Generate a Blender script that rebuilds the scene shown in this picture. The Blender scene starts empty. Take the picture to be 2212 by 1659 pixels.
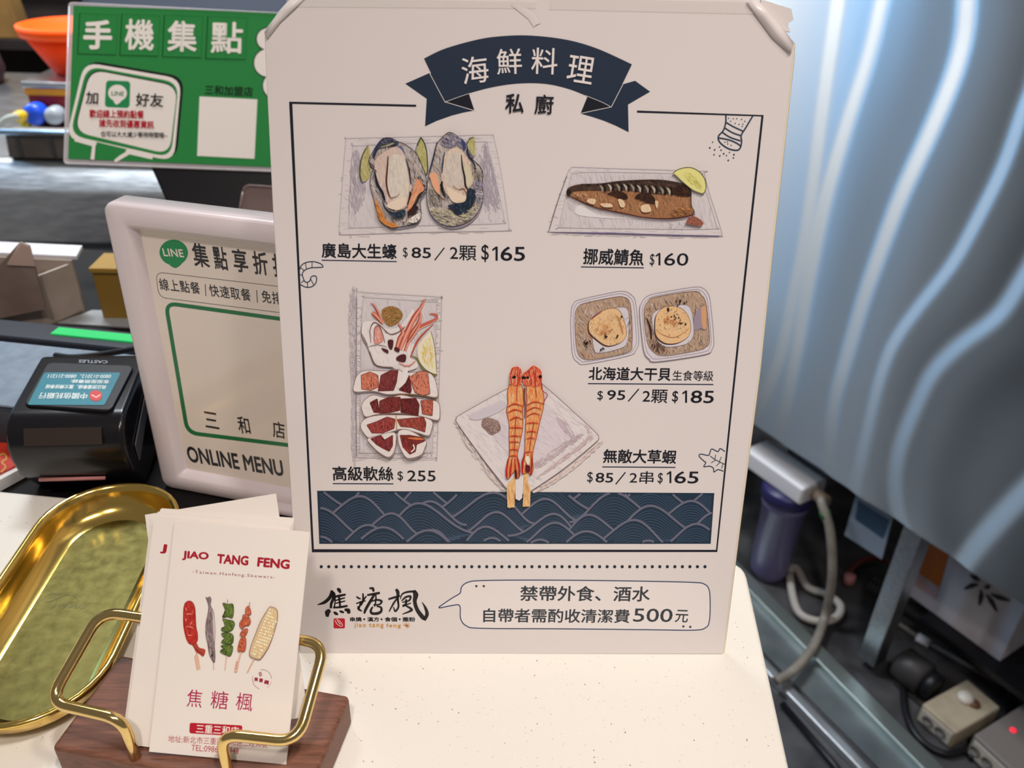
import bpy, bmesh, math, random
from mathutils import Vector, Matrix, Euler
from mathutils.geometry import tessellate_polygon

# ------------------------------------------------------------------ camera, world, lights, exposure
SC = bpy.context.scene
COL = SC.collection
CAM = Vector((0.08846, -0.28406, 0.32980))
CROT = Euler((1.0230271, -0.0290062, -0.0209892), 'XYZ')
FPX, IW, IH = 1808.13, 2212.0, 1659.0
RM = CROT.to_matrix()
cd = bpy.data.cameras.new('camera')
cam = bpy.data.objects.new('camera', cd); COL.objects.link(cam)
cam.location = CAM; cam.rotation_euler = CROT
cd.sensor_fit = 'HORIZONTAL'; cd.sensor_width = 36.0; cd.lens = FPX / IW * 36.0
cd.clip_start = 0.01; cd.clip_end = 30
cd.dof.use_dof = True; cd.dof.focus_distance = 0.395; cd.dof.aperture_fstop = 12.5
SC.camera = cam
SC.view_settings.view_transform = 'Standard'; SC.view_settings.look = 'None'
SC.view_settings.gamma = 1.0; SC.view_settings.exposure = 0.0
SC.view_settings.use_curve_mapping = False
SC.cycles.use_denoising = True
SC.cycles.max_bounces = 8
W = bpy.data.worlds.new('shop_air'); SC.world = W; W.use_nodes = True
W.node_tree.nodes['Background'].inputs[0].default_value = (1.0, 0.93, 0.88, 1)
W.node_tree.nodes['Background'].inputs[1].default_value = 0.16

def lamp(name, loc, aim, size, power, col, size_y=None, spread=180):
    l = bpy.data.lights.new(name, 'AREA'); l.energy = power; l.color = col
    l.shape = 'RECTANGLE' if size_y else 'DISK'; l.size = size
    if size_y: l.size_y = size_y
    l.spread = math.radians(spread)
    o = bpy.data.objects.new(name, l); COL.objects.link(o); o.location = loc
    o.rotation_euler = (Vector(aim) - Vector(loc)).to_track_quat('-Z', 'Y').to_euler()
    return o
WARM = (1.0, 0.86, 0.75); COOL = (0.80, 0.91, 1.0)
def spot(name, loc, aim, power, col, deg, radius=0.05):
    l = bpy.data.lights.new(name, 'SPOT'); l.energy = power; l.color = col; l.spot_size = math.radians(deg); l.spot_blend = 1.0; l.shadow_soft_size = radius
    o = bpy.data.objects.new(name, l); COL.objects.link(o); o.location = loc
    o.rotation_euler = (Vector(aim) - Vector(loc)).to_track_quat('-Z', 'Y').to_euler(); return o
SPOTC = (1.0, 0.925, 0.86); BLUE = (0.26, 0.60, 1.0)
spot('ceiling_spotlight', (0.52, -0.52, 1.75), (0.25, -0.19, 0.0), 74, SPOTC, 37, 0.06)
lamp('ceiling_downlight', (0.85, -0.35, 1.85), (0.1, 0.0, 0.0), 0.14, 7.5, WARM)
lamp('ceiling_downlight', (0.02, -0.95, 1.75), (-0.1, 0.05, 0.1), 0.16, 13, (1.0, 0.86, 0.80))  # added as a front fill to brighten the white sign frame
lamp('kitchen_ceiling_light', (-0.60, 1.25, 1.80), (-0.60, 1.20, 0.0), 0.9, 21, (0.90, 0.95, 1.0), 0.25, 84)
lamp('added_panel_light', (-1.55, 1.26, 0.95), (0.70, 0.92, -0.1), 0.16, 1.9, BLUE, 1.1, 60)  # unseen lamp added to tint the steel panel blue
lamp('added_panel_light', (-1.30, 1.74, 0.95), (0.75, 0.9, -0.1), 0.09, 3.0, (1.0, 0.97, 0.92), 1.1, 60)  # unseen lamp added to draw bright streaks on the steel panel

# ------------------------------------------------------------------ projection of photo pixels into the place
def ray(x, y):
    d = RM @ Vector((x - IW / 2, IH / 2 - y, -FPX)); return d.normalized()
def onz(x, y, z):
    d = ray(x, y); return CAM + d * ((z - CAM.z) / d.z)
def onplane(x, y, P, n):
    d = ray(x, y); return CAM + d * ((P - CAM).dot(n) / d.dot(n))
def atdist(x, y, dist):
    return CAM + ray(x, y) * dist
class Plane:
    """a flat sheet in the place: origin O, right ex, up ey, facing n"""
    def __init__(s, O, ex, ey):
        s.O = Vector(O); s.ex = Vector(ex).normalized()
        s.ey = (Vector(ey) - s.ex * Vector(ey).dot(s.ex)).normalized(); s.n = s.ex.cross(s.ey)
    def uv(s, x, y, off=0.0):
        q = onplane(x, y, s.O + s.n * off, s.n) - s.O; return Vector((q.dot(s.ex), q.dot(s.ey)))
    def P(s, u, v, h=0.0): return s.O + s.ex * u + s.ey * v + s.n * h
    def px(s, x, y, h=0.0):
        q = s.uv(x, y, h); return s.P(q[0], q[1], h)

# ------------------------------------------------------------------ objects
def tag(o, label=None, cat=None, group=None, kind=None):
    if label: o['label'] = label
    if cat: o['category'] = cat
    if group: o['group'] = group
    if kind: o['kind'] = kind
    return o
def thing(name, loc, label, cat, group=None):
    o = bpy.data.objects.new(name, None); COL.objects.link(o); o.location = loc
    o.empty_display_size = 0.02
    return tag(o, label, cat, group)
def link(name, me, mat, parent=None, smooth=False):
    o = bpy.data.objects.new(name, me); COL.objects.link(o)
    if mat: me.materials.append(mat)
    if smooth:
        for p in me.polygons: p.use_smooth = True
    if parent is not None:
        o.parent = parent; o.matrix_parent_inverse = Matrix.Translation(-absloc(parent))
    return o
def absloc(o):
    v = Vector(o.location)
    if o.parent is not None and o.type == 'EMPTY': v += absloc(o.parent)
    return v if o.type == 'EMPTY' else Vector((0, 0, 0))
def frombm(name, bm, mat, parent=None, smooth=False, bevel=0, seg=2, sub=0):
    bmesh.ops.recalc_face_normals(bm, faces=bm.faces)
    me = bpy.data.meshes.new(name); bm.to_mesh(me); bm.free()
    o = link(name, me, mat, parent, smooth)
    if bevel:
        m = o.modifiers.new('edge', 'BEVEL'); m.width = bevel; m.segments = seg; m.limit_method = 'ANGLE'; m.angle_limit = 0.6
        if smooth is False:
            for p in me.polygons: p.use_smooth = True
            w = o.modifiers.new('wn', 'WEIGHTED_NORMAL'); w.keep_sharp = False
    if sub:
        m = o.modifiers.new('round', 'SUBSURF'); m.levels = sub; m.render_levels = sub
    return o
def add_hull(bm, bottom, top):
    a = [bm.verts.new(p) for p in bottom]; b = [bm.verts.new(p) for p in top]; n = len(a)
    bm.faces.new(a[::-1]); bm.faces.new(b)
    for i in range(n): bm.faces.new((a[i], a[(i + 1) % n], b[(i + 1) % n], b[i]))
def prism(name, pts, ext, mat, parent=None, **k):
    bm = bmesh.new(); add_hull(bm, pts, [Vector(p) + Vector(ext) for p in pts]); return frombm(name, bm, mat, parent, **k)
def boxpts(c, ax, ay, az, sx, sy, sz):
    c, ax, ay, az = map(Vector, (c, ax, ay, az))
    b = [c + ax * (i * sx / 2) + ay * (j * sy / 2) for i, j in ((-1, -1), (1, -1), (1, 1), (-1, 1))]
    return b, [p + az * sz for p in b]
def box(name, c, ax, ay, az, sx, sy, sz, mat, parent=None, **k):
    bm = bmesh.new(); add_hull(bm, *boxpts(c, ax, ay, az, sx, sy, sz)); return frombm(name, bm, mat, parent, **k)
X, Y, Z = Vector((1, 0, 0)), Vector((0, 1, 0)), Vector((0, 0, 1))
def catmull(P, n=6, closed=False):
    P = [Vector(p) for p in P]; N = len(P); out = []
    for i in range(N if closed else N - 1):
        if closed: a, b, c, d = P[(i - 1) % N], P[i], P[(i + 1) % N], P[(i + 2) % N]
        else: a, b, c, d = P[max(i - 1, 0)], P[i], P[i + 1], P[min(i + 2, N - 1)]
        for k in range(n):
            t = k / n
            out.append(0.5 * ((2 * b) + (c - a) * t + (2 * a - 5 * b + 4 * c - d) * t * t + (3 * b - a - 3 * c + d) * t ** 3))
    if not closed: out.append(P[-1])
    return out
def fillet(P, r, n=5):
    """round the corners of an open polyline"""
    P = [Vector(p) for p in P]; out = [P[0]]
    for i in range(1, len(P) - 1):
        a, b, c = P[i - 1], P[i], P[i + 1]; d1 = (a - b); d2 = (c - b); rr = min(r, d1.length * .45, d2.length * .45)
        p, q = b + d1.normalized() * rr, b + d2.normalized() * rr
        for k in range(n + 1):
            t = k / n; out.append(p * (1 - t) ** 2 + b * 2 * t * (1 - t) + q * t * t)
    return out + [P[-1]]
def tube(name, pts, r, mat, parent=None, seg=14, ribs=0, rib_amp=0.0):
    pts = [Vector(p) for p in pts]; bm = bmesh.new(); rings = []; up = Vector((0.123, 0.31, 0.94)).normalized()
    L = 0.0
    for i, p in enumerate(pts):
        t = (pts[min(i + 1, len(pts) - 1)] - pts[max(i - 1, 0)]).normalized()
        s = t.cross(up).normalized(); u = s.cross(t).normalized(); up = u
        if i: L += (p - pts[i - 1]).length
        rr = r(i / (len(pts) - 1)) if callable(r) else r
        if ribs: rr *= 1 + rib_amp * math.sin(L * ribs * 2 * math.pi)
        rings.append([bm.verts.new(p + s * math.cos(a) * rr + u * math.sin(a) * rr) for a in [2 * math.pi * k / seg for k in range(seg)]])
    for a, b in zip(rings, rings[1:]):
        for k in range(seg): bm.faces.new((a[k], a[(k + 1) % seg], b[(k + 1) % seg], b[k]))
    bm.faces.new(rings[0][::-1]); bm.faces.new(rings[-1])
    return frombm(name, bm, mat, parent, smooth=True)
def resample(pts, step):
    out = [pts[0]]; acc = 0
    for a, b in zip(pts, pts[1:]):
        d = (b - a).length; n = max(1, int(d / step))
        for k in range(1, n + 1): out.append(a.lerp(b, k / n))
    return out
def lathe(name, prof, c, mat, parent=None, seg=32, axis=Z, smooth=True, **k):
    """prof: (radius, height) along axis from point c"""
    axis = Vector(axis).normalized(); s = axis.orthogonal().normalized(); t = axis.cross(s); bm = bmesh.new(); rings = []
    for r, h in prof:
        rings.append([bm.verts.new(Vector(c) + axis * h + (s * math.cos(2 * math.pi * i / seg) + t * math.sin(2 * math.pi * i / seg)) * max(r, 1e-5)) for i in range(seg)])
    for a, b in zip(rings, rings[1:]):
        for i in range(seg): bm.faces.new((a[i], a[(i + 1) % seg], b[(i + 1) % seg], b[i]))
    bm.faces.new(rings[0][::-1]); bm.faces.new(rings[-1])
    return frombm(name, bm, mat, parent, smooth=smooth, **k)

# ------------------------------------------------------------------ materials
def lin(c):
    c = c / 255.0
    return c / 12.92 if c <= 0.04045 else ((c + 0.055) / 1.055) ** 2.4
def rgb(r, g, b): return (lin(r), lin(g), lin(b), 1)
def mat(name, col, rough=0.5, metal=0.0, spec=0.5, trans=0.0, emit=None, estr=0.0, coat=0.0, alpha=1.0, ior=1.45):
    m = bpy.data.materials.new(name); m.use_nodes = True; b = m.node_tree.nodes['Principled BSDF']
    I = b.inputs
    I['Base Color'].default_value = col; I['Roughness'].default_value = rough; I['Metallic'].default_value = metal
    I['Specular IOR Level'].default_value = spec; I['Transmission Weight'].default_value = trans; I['IOR'].default_value = ior
    I['Coat Weight'].default_value = coat; I['Alpha'].default_value = alpha
    if emit: I['Emission Color'].default_value = emit; I['Emission Strength'].default_value = estr
    return m
def nodes(m): return m.node_tree.nodes, m.node_tree.links, m.node_tree.nodes['Principled BSDF']
def noisy(m, c1, c2, scale, detail=4, rough=None, stretch=(1, 1, 1), lo=0.35, hi=0.65, bump=0.0, dist=0.0):
    """mix two colours by a noise in object space"""
    N, Lk, B = nodes(m)
    tc = N.new('ShaderNodeTexCoord'); mp = N.new('ShaderNodeMapping'); mp.inputs['Scale'].default_value = stretch
    nz = N.new('ShaderNodeTexNoise'); nz.inputs['Scale'].default_value = scale; nz.inputs['Detail'].default_value = detail
    nz.inputs['Distortion'].default_value = dist
    rp = N.new('ShaderNodeValToRGB'); rp.color_ramp.elements[0].position = lo; rp.color_ramp.elements[1].position = hi
    rp.color_ramp.elements[0].color = c1; rp.color_ramp.elements[1].color = c2
    Lk.new(tc.outputs['Object'], mp.inputs['Vector']); Lk.new(mp.outputs['Vector'], nz.inputs['Vector'])
    Lk.new(nz.outputs['Fac'], rp.inputs['Fac']); Lk.new(rp.outputs['Color'], B.inputs['Base Color'])
    if rough:
        mr = N.new('ShaderNodeMapRange'); mr.inputs['To Min'].default_value = rough[0]; mr.inputs['To Max'].default_value = rough[1]
        Lk.new(nz.outputs['Fac'], mr.inputs['Value']); Lk.new(mr.outputs['Result'], B.inputs['Roughness'])
    if bump:
        bp = N.new('ShaderNodeBump'); bp.inputs['Strength'].default_value = bump; bp.inputs['Distance'].default_value = 0.001
        Lk.new(nz.outputs['Fac'], bp.inputs['Height']); Lk.new(bp.outputs['Normal'], B.inputs['Normal'])
    return m
def inkmat(name, rough):
    m = mat(name, (1, 1, 1, 1), rough); N, Lk, B = nodes(m)
    a = N.new('ShaderNodeAttribute'); a.attribute_name = 'ink'; Lk.new(a.outputs['Color'], B.inputs['Base Color']); return m
INK = inkmat('printed_ink', 0.42)
INK_GLOSS = inkmat('printed_ink_under_film', 0.2)

# ------------------------------------------------------------------ printing: flat ink on a sheet
STEP = 0.00001
FONT_CACHE = {}
def glyphs(s, spacing):
    k = (s, spacing)
    if k not in FONT_CACHE:
        c = bpy.data.curves.new('t', 'FONT'); c.body = s; c.size = 1.0; c.resolution_u = 3; c.space_character = spacing
        o = bpy.data.objects.new('t', c); COL.objects.link(o); bpy.context.view_layer.update()
        dg = bpy.context.evaluated_depsgraph_get(); me = bpy.data.meshes.new_from_object(o.evaluated_get(dg))
        V = [(v.co.x, v.co.y) for v in me.vertices]; F = [tuple(p.vertices) for p in me.polygons]
        bpy.data.objects.remove(o); bpy.data.curves.remove(c); bpy.data.meshes.remove(me)
        x0 = min(v[0] for v in V); x1 = max(v[0] for v in V); y0 = min(v[1] for v in V); y1 = max(v[1] for v in V)
        FONT_CACHE[k] = ([((v[0] - x0) / (x1 - x0), (v[1] - y0) / (y1 - y0)) for v in V], F, x1 - x0, y1 - y0)
    return FONT_CACHE[k]
class Ink:
    def __init__(s, pl, paper=(204, 188, 178), white=(0.80, 0.80, 0.80), base=0.00006, xf=(0, 0, 1), seed=1):
        s.pl = pl; s.V = []; s.F = []; s.C = []; s.h = base; s.step = STEP; s.k = 1.0; s.xf = xf; s.paper = [lin(c) for c in paper]; s.white = white; s.R = random.Random(seed)
    def col(s, c): return tuple(min(1.0, min(1.08, lin(c[i]) / s.paper[i]) ** s.k * s.white[i]) for i in range(3)) + (1,)
    def uv(s, p): ox, oy, k = s.xf; return s.pl.uv(ox + p[0] / k, oy + p[1] / k)
    def up(s, n=1): s.h += s.step * n
    def raw(s, uvs, faces, c):
        b = len(s.V); s.V += [s.pl.P(u[0], u[1], s.h) for u in uvs]; s.C += [c] * len(uvs); s.F += [tuple(i + b for i in f) for f in faces]
    def fill(s, uvs, c):
        v3 = [Vector((u[0], u[1], 0)) for u in uvs]; s.raw(uvs, tessellate_polygon([v3]), c)
    def poly(s, pts, c, smooth=True, n=5):
        if smooth: pts = [(p[0], p[1]) for p in catmull([Vector((p[0], p[1], 0)) for p in pts], n, True)]
        s.fill([s.uv(p) for p in pts], s.col(c)); s.up()
    def line(s, pts, w, c, taper=None, smooth=False, closed=False, n=6, up=True):
        """stroke; w in photo pixels of the current crop; taper: list of width factors along the stroke"""
        if smooth: pts = [(p[0], p[1]) for p in catmull([Vector((p[0], p[1], 0)) for p in pts], n, closed)]
        pts = [Vector((p[0], p[1])) for p in pts]
        if closed: pts = pts + [pts[0], pts[1]]
        m = len(pts); L = []; Rr = []
        for i, p in enumerate(pts):
            if closed and i in (0, m - 1): t = (pts[1] - pts[-3]) if i == 0 else (pts[2] - pts[0])
            else:
                a = pts[max(i - 1, 0)]; b = pts[min(i + 1, m - 1)]; t = b - a
            if closed and i == m - 2: t = pts[1] - pts[m - 3]
            if t.length < 1e-9: t = Vector((1, 0))
            t.normalize(); q = Vector((-t.y, t.x)); k = 1.0
            if 0 < i < m - 1:
                d1 = (pts[i] - pts[i - 1]); d2 = (pts[i + 1] - pts[i])
                if d1.length > 1e-9 and d2.length > 1e-9:
                    cs = d1.normalized().dot(t); k = 1 / max(0.5, cs)
            f = 1.0
            if taper:
                x = i / (m - 1) * (len(taper) - 1); j = min(int(x), len(taper) - 2); f = taper[j] + (taper[j + 1] - taper[j]) * (x - j)
            hw = w * .5 * f * k; L.append(p + q * hw); Rr.append(p - q * hw)
        if closed: L = L[:-1]; Rr = Rr[:-1]; m -= 1
        s.raw([s.uv(p) for p in L + Rr], [(i, i + 1, m + i + 1, m + i) for i in range(m - 1)], s.col(c))
        if up: s.up()
    def dots(s, pts, r, c, n=10):
        for p in pts:
            rr = r if not isinstance(r, tuple) else s.R.uniform(*r)
            s.raw([s.uv((p[0] + rr * math.cos(2 * math.pi * k / n), p[1] + rr * math.sin(2 * math.pi * k / n))) for k in range(n)], [tuple(range(n))], s.col(c))
        s.up()
    def ell(s, cx, cy, rx, ry, c, rot=0, n=28):
        a = math.radians(rot); s.poly([(cx + rx * math.cos(t) * math.cos(a) - ry * math.sin(t) * math.sin(a), cy + rx * math.cos(t) * math.sin(a) + ry * math.sin(t) * math.cos(a)) for t in [2 * math.pi * k / n for k in range(n)]], c, smooth=False)
    def inside(s, pts, p):
        r = False; j = len(pts) - 1
        for i in range(len(pts)):
            a, b = pts[i], pts[j]
            if (a[1] > p[1]) != (b[1] > p[1]) and p[0] < (b[0] - a[0]) * (p[1] - a[1]) / (b[1] - a[1]) + a[0]: r = not r
            j = i
        return r
    def hatch(s, pts, cols, n, ang, ln, w, jit=12, var=14, smooth=True):
        """pencil strokes inside a shape"""
        if smooth: pts = [(p[0], p[1]) for p in catmull([Vector((p[0], p[1], 0)) for p in pts], 4, True)]
        x0 = min(p[0] for p in pts); x1 = max(p[0] for p in pts); y0 = min(p[1] for p in pts); y1 = max(p[1] for p in pts)
        n = int(n * 1.9); w *= .6; k = 0; tries = 0
        while k < n and tries < n * 12:
            tries += 1; p = (s.R.uniform(x0, x1), s.R.uniform(y0, y1))
            if not s.inside(pts, p): continue
            k += 1; a = math.radians(ang + s.R.uniform(-jit, jit)); l = ln * s.R.uniform(.5, 1.2) * .5; dx, dy = math.cos(a) * l, math.sin(a) * l
            q = [(p[0] - dx, p[1] - dy), (p[0] + dx * .1, p[1] + dy * .1 + s.R.uniform(-.1, .1) * l), (p[0] + dx, p[1] + dy)]
            if not (s.inside(pts, q[0]) and s.inside(pts, q[2])):
                q = [(p[0] + (e[0] - p[0]) * .4, p[1] + (e[1] - p[1]) * .4) for e in q]
            c = s.R.choice(cols); d = s.R.uniform(-var, var); s.line(q, w * s.R.uniform(.6, 1.3), [max(0, min(255, v + d)) for v in c], taper=[.3, 1, .3], up=False); s.h += s.step * .02
        s.up()
    def text(s, t, bl, br, h, c, bold=0.0, spacing=1.0, up=None):
        """ink box: bottom left, bottom right (crop pixels), height in crop pixels (or the top-left corner as up)"""
        V, F, gw, gh = glyphs(t, spacing); o = s.uv(bl); e = s.uv(br) - o
        if up is None:
            k = s.xf[2]; f = (s.uv((bl[0], bl[1] - 1)) - o).length * h; g = Vector((-e.y, e.x)).normalized() * f
        else: g = s.uv(up) - o
        if bold <= 0: s.raw([o + e * v[0] + g * v[1] for v in V], F, s.col(c)); s.up(); return
        bx, by = bold / gw, bold / gh; c = s.col(c)          # heavier strokes: the outline spread to all sides
        kx, ky = 1 / (1 + 2 * bx), 1 / (1 + 2 * by)
        for dx, dy in ((0, 0), (1, 0), (-1, 0), (0, 1), (0, -1), (.7, .7), (-.7, .7), (.7, -.7), (-.7, -.7)):
            s.raw([o + e * ((v[0] + bx + dx * bx) * kx) + g * ((v[1] + by + dy * by) * ky) for v in V], F, c); s.h += s.step * .04
        s.up()
    def build(s, name, parent, m=None, label=None):
        me = bpy.data.meshes.new(name); me.from_pydata([tuple(v) for v in s.V], [], s.F)
        at = me.color_attributes.new('ink', 'FLOAT_COLOR', 'POINT')
        at.data.foreach_set('color', [x for c in s.C for x in c])
        me.update(); o = link(name, me, m or INK, parent)
        # every sheet of ink faces out of the paper
        n = s.pl.n
        flip = [p.index for p in me.polygons if p.normal.dot(n) < 0]
        if flip:
            bm = bmesh.new(); bm.from_mesh(me); bm.faces.ensure_lookup_table()
            bmesh.ops.reverse_faces(bm, faces=[bm.faces[i] for i in flip]); bm.to_mesh(me); bm.free()
        if label: o['label'] = label
        s.V, s.F, s.C = [], [], []
        return o
def rrect(x0, y0, x1, y1, r, n=5):
    out = []
    for cx, cy, a in ((x1 - r, y0 + r, -90), (x1 - r, y1 - r, 0), (x0 + r, y1 - r, 90), (x0 + r, y0 + r, 180)):
        out += [(cx + r * math.cos(math.radians(a + 90 * k / n)), cy + r * math.sin(math.radians(a + 90 * k / n))) for k in range(n + 1)]
    return out
def rquad(P, r, n=5):
    """a quadrilateral (any polygon) with rounded corners, 2D"""
    out = []; N = len(P); P = [Vector((p[0], p[1])) for p in P]
    for i in range(N):
        a, b, c = P[i - 1], P[i], P[(i + 1) % N]; d1, d2 = a - b, c - b; p, q = b + d1.normalized() * r, b + d2.normalized() * r
        out += [tuple(p * (1 - t) ** 2 + b * 2 * t * (1 - t) + q * t * t) for t in [k / n for k in range(n + 1)]]
    return out
# ------------------------------------------------------------------ the counter and the room around it
M_STONE = mat('speckled_stone', rgb(244, 236, 222), 0.42)
def stone():
    N, Lk, B = nodes(M_STONE)
    tc = N.new('ShaderNodeTexCoord'); last = None; base = N.new('ShaderNodeRGB'); base.outputs[0].default_value = (0.79, 0.765, 0.70, 1); last = base.outputs[0]
    for sc, thr, col, rnd in ((700, 0.19, (0.86, 0.83, 0.78, 1), 0.55), (420, 0.13, (0.62, 0.56, 0.47, 1), 0.60), (330, 0.10, (0.20, 0.17, 0.14, 1), 0.82), (180, 0.07, (0.28, 0.25, 0.22, 1), 0.86)):
        v = N.new('ShaderNodeTexVoronoi'); v.inputs['Scale'].default_value = sc; Lk.new(tc.outputs['Object'], v.inputs['Vector'])
        a = N.new('ShaderNodeMath'); a.operation = 'LESS_THAN'; a.inputs[1].default_value = thr; Lk.new(v.outputs['Distance'], a.inputs[0])
        sp = N.new('ShaderNodeSeparateColor'); Lk.new(v.outputs['Color'], sp.inputs[0])
        b = N.new('ShaderNodeMath'); b.operation = 'GREATER_THAN'; b.inputs[1].default_value = rnd; Lk.new(sp.outputs[0], b.inputs[0])
        c = N.new('ShaderNodeMath'); c.operation = 'MULTIPLY'; Lk.new(a.outputs[0], c.inputs[0]); Lk.new(b.outputs[0], c.inputs[1])
        mx = N.new('ShaderNodeMix'); mx.data_type = 'RGBA'; mx.inputs[7].default_value = col
        Lk.new(c.outputs[0], mx.inputs[0]); Lk.new(last, mx.inputs[6]); last = mx.outputs[2]
    Lk.new(last, B.inputs['Base Color'])
stone()
M_CAB = mat('dark_laminate', rgb(58, 52, 50), 0.5)
CB0, CB1 = onz(0, 1058, 0), onz(1608, 1213, 0)          # back edge of the counter
CR1 = onz(1707, 1659, 0)                                  # a point on its right edge
bd = (CB1 - CB0).normalized(); rd = (CR1 - CB1).normalized()
ctr = [CB0 - bd * 0.55, CB1, CB1 + rd * 0.42, CB0 - bd * 0.55 + rd * 0.42]
ctr2 = [Vector((p[0], p[1], 0)) for p in rquad([(p.x, p.y) for p in ctr], 0.012)]
counter = thing('counter', (0.0, -0.05, -0.9), 'cream speckled stone counter under the seafood menu and card holder', 'counter')
prism('countertop', [p + Vector((0, 0, -0.035)) for p in ctr2], (0, 0, 0.035), M_STONE, counter, bevel=0.003, seg=3)
ins = [ctr[0] + rd * .03, ctr[1] - bd * .03 + rd * .03, ctr[2] - bd * .03 - rd * .03, ctr[3] - rd * .03]
prism('cabinet', [Vector((p.x, p.y, -0.9)) for p in ins], (0, 0, 0.866), M_CAB, counter)
# staff side of the counter: a black work surface level with the stone
M_BLACK = mat('black_worktop', rgb(16, 14, 15), 0.6, spec=0.25)
nb = Vector((-bd.y, bd.x, 0))
sb = thing('staff_worktop', (-0.35, 0.4, -0.9), 'black staff worktop behind the stone counter, under the card reader', 'worktop')
g = 0.0015
SB = [CB0 - bd * 0.55 + nb * g, CB0 + bd * 0.36 + nb * g, CB0 + bd * 0.36 + nb * 0.37, CB0 - bd * 0.55 + nb * 0.37]
prism('worktop_panel', [Vector((p.x, p.y, -0.03)) for p in SB], (0, 0, 0.026), M_BLACK, sb, bevel=0.001)
prism('cabinet', [Vector((p.x, p.y, -0.9)) for p in SB], (0, 0, 0.8695), M_CAB, sb)

# ------------------------------------------------------------------ the seafood menu on its easel
LEAN = 0.26056
MENU = Plane((0, 0, 0.0006), (1, 0, 0), (0, math.sin(LEAN), math.cos(LEAN)))
M_PAPER = mat('laminated_paper', (0.75, 0.70, 0.685, 1), 0.30, spec=0.45)
M_EDGE = mat('paper_edge', rgb(235, 222, 196), 0.7)
M_FILM = mat('clear_tape', (0.9, 0.87, 0.84, 1), 0.12, spec=0.6, alpha=0.35)
menu = thing('menu_sign', (0.105, 0.03, 0), 'white laminated seafood menu board standing upright on the stone counter', 'menu sign')
def mp(x, y, h=0.0): return MENU.px(x, y, h)
outl = [(648, 1413), (1562, 1413), (1600, 1110), (1640, 800), (1668, 530), (1693, 310), (1713, 128), (1714, 92), (1697, 70), (1660, 24), (1636, -2), (1400, -4), (1100, -8), (800, -10), (634, -12), (604, 22), (571, 66), (573, 120), (590, 470), (606, 720), (628, 1060)]
bm = bmesh.new(); TH = 0.0032
fr = [mp(*q) for q in outl]; add_hull(bm, [p - MENU.n * TH for p in fr], fr)
menu_face = frombm('board', bm, M_PAPER, menu, bevel=0.0004)
# pale core showing along the cut right-hand edge
bm = bmesh.new(); e0 = [mp(*q) for q in outl[1:8]]
A = [bm.verts.new(p - MENU.n * 0.0004) for p in e0]; Bv = [bm.verts.new(p + X * 0.0011 - MENU.n * 0.0012) for p in e0]; Cv = [bm.verts.new(p - MENU.n * (TH + .0002)) for p in e0]
for i in range(len(e0) - 1):
    bm.faces.new((A[i], A[i + 1], Bv[i + 1], Bv[i])); bm.faces.new((Bv[i], Bv[i + 1], Cv[i + 1], Cv[i]))
    bm.faces.new((Cv[i], Cv[i + 1], A[i + 1], A[i]))
frombm('board_edge', bm, M_EDGE, menu, smooth=True)['label'] = 'cream cut edge of the menu board'
# easel flap that carries it from behind
box('easel_back', MENU.P(0.105, 0.02, -0.006), X, MENU.n, MENU.ey, 0.17, 0.003, 0.24, M_PAPER, menu)
bm = bmesh.new()
t0 = MENU.P(0.06, 0.21, -0.009); t1 = MENU.P(0.15, 0.21, -0.009); b0 = Vector((0.05, 0.125, 0.0005)); b1 = Vector((0.16, 0.125, 0.0005))
add_hull(bm, [t0, t1, b1, b0], [p + Vector((0, .002, .0015)) for p in (t0, t1, b1, b0)])
frombm('easel_leg', bm, M_PAPER, menu)
# the dog-eared, taped top corners
def fold(name, rim, inner, lift):
    """a turned, taped corner: rim points on the board edge, inner points where the fold dies into the sheet, lifted in between"""
    bm = bmesh.new(); n = len(rim); rows = []
    for k in range(7):
        t = k / 6; row = []
        for a, b in zip(rim, inner):
            h = 0.0005 + lift * math.sin(t * math.pi) * (1 - .3 * t); q = (a[0] + (b[0] - a[0]) * t, a[1] + (b[1] - a[1]) * t)
            row.append(bm.verts.new(mp(q[0], q[1], h)))
        rows.append(row)
    for r0, r1 in zip(rows, rows[1:]):
        for i in range(n - 1): bm.faces.new((r0[i], r0[i + 1], r1[i + 1], r1[i]))
    o = frombm(name, bm, M_PAPER, menu, smooth=True); s = o.modifiers.new('t', 'SOLIDIFY'); s.thickness = 0.0004; s.offset = -1; return o
fold('corner_fold', [(571, 70), (588, 45), (604, 22), (634, -10)], [(578, 84), (606, 48), (632, 24), (662, -6)], 0.0010)
fold('corner_fold', [(1636, -2), (1662, 24), (1690, 58), (1715, 92)], [(1612, 6), (1640, 44), (1668, 82), (1708, 118)], 0.0016)
prism('back_layer', [mp(x, y, -.0044) for x, y in ((1640, -2), (1682, 12), (1708, 20), (1712, 44), (1700, 52), (1705, 70), (1660, 60))], MENU.n * .0010, M_PAPER, menu)
bm = bmesh.new(); tq = [mp(1188, -6, .0003), mp(1636, 2, .0003), mp(1634, 30, .0003), mp(1186, 20, .0003)]
bm.faces.new([bm.verts.new(p) for p in tq]); frombm('tape', bm, M_FILM, menu)
bm = bmesh.new(); tq = [mp(620, -8, .0003), mp(1160, 2, .0003), mp(1158, 18, .0003), mp(618, 14, .0003)]
bm.faces.new([bm.verts.new(p) for p in tq]); frombm('tape', bm, M_FILM, menu)
bm = bmesh.new()
cr = [(1108, 6), (1126, 20), (1146, 36), (1158, 54)]
lo = [bm.verts.new(mp(x - 5, y + 5, .0002)) for x, y in cr]; hi = [bm.verts.new(mp(x, y, .00035)) for x, y in cr]; l2 = [bm.verts.new(mp(x + 10, y - 4, .0002)) for x, y in cr]
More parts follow.
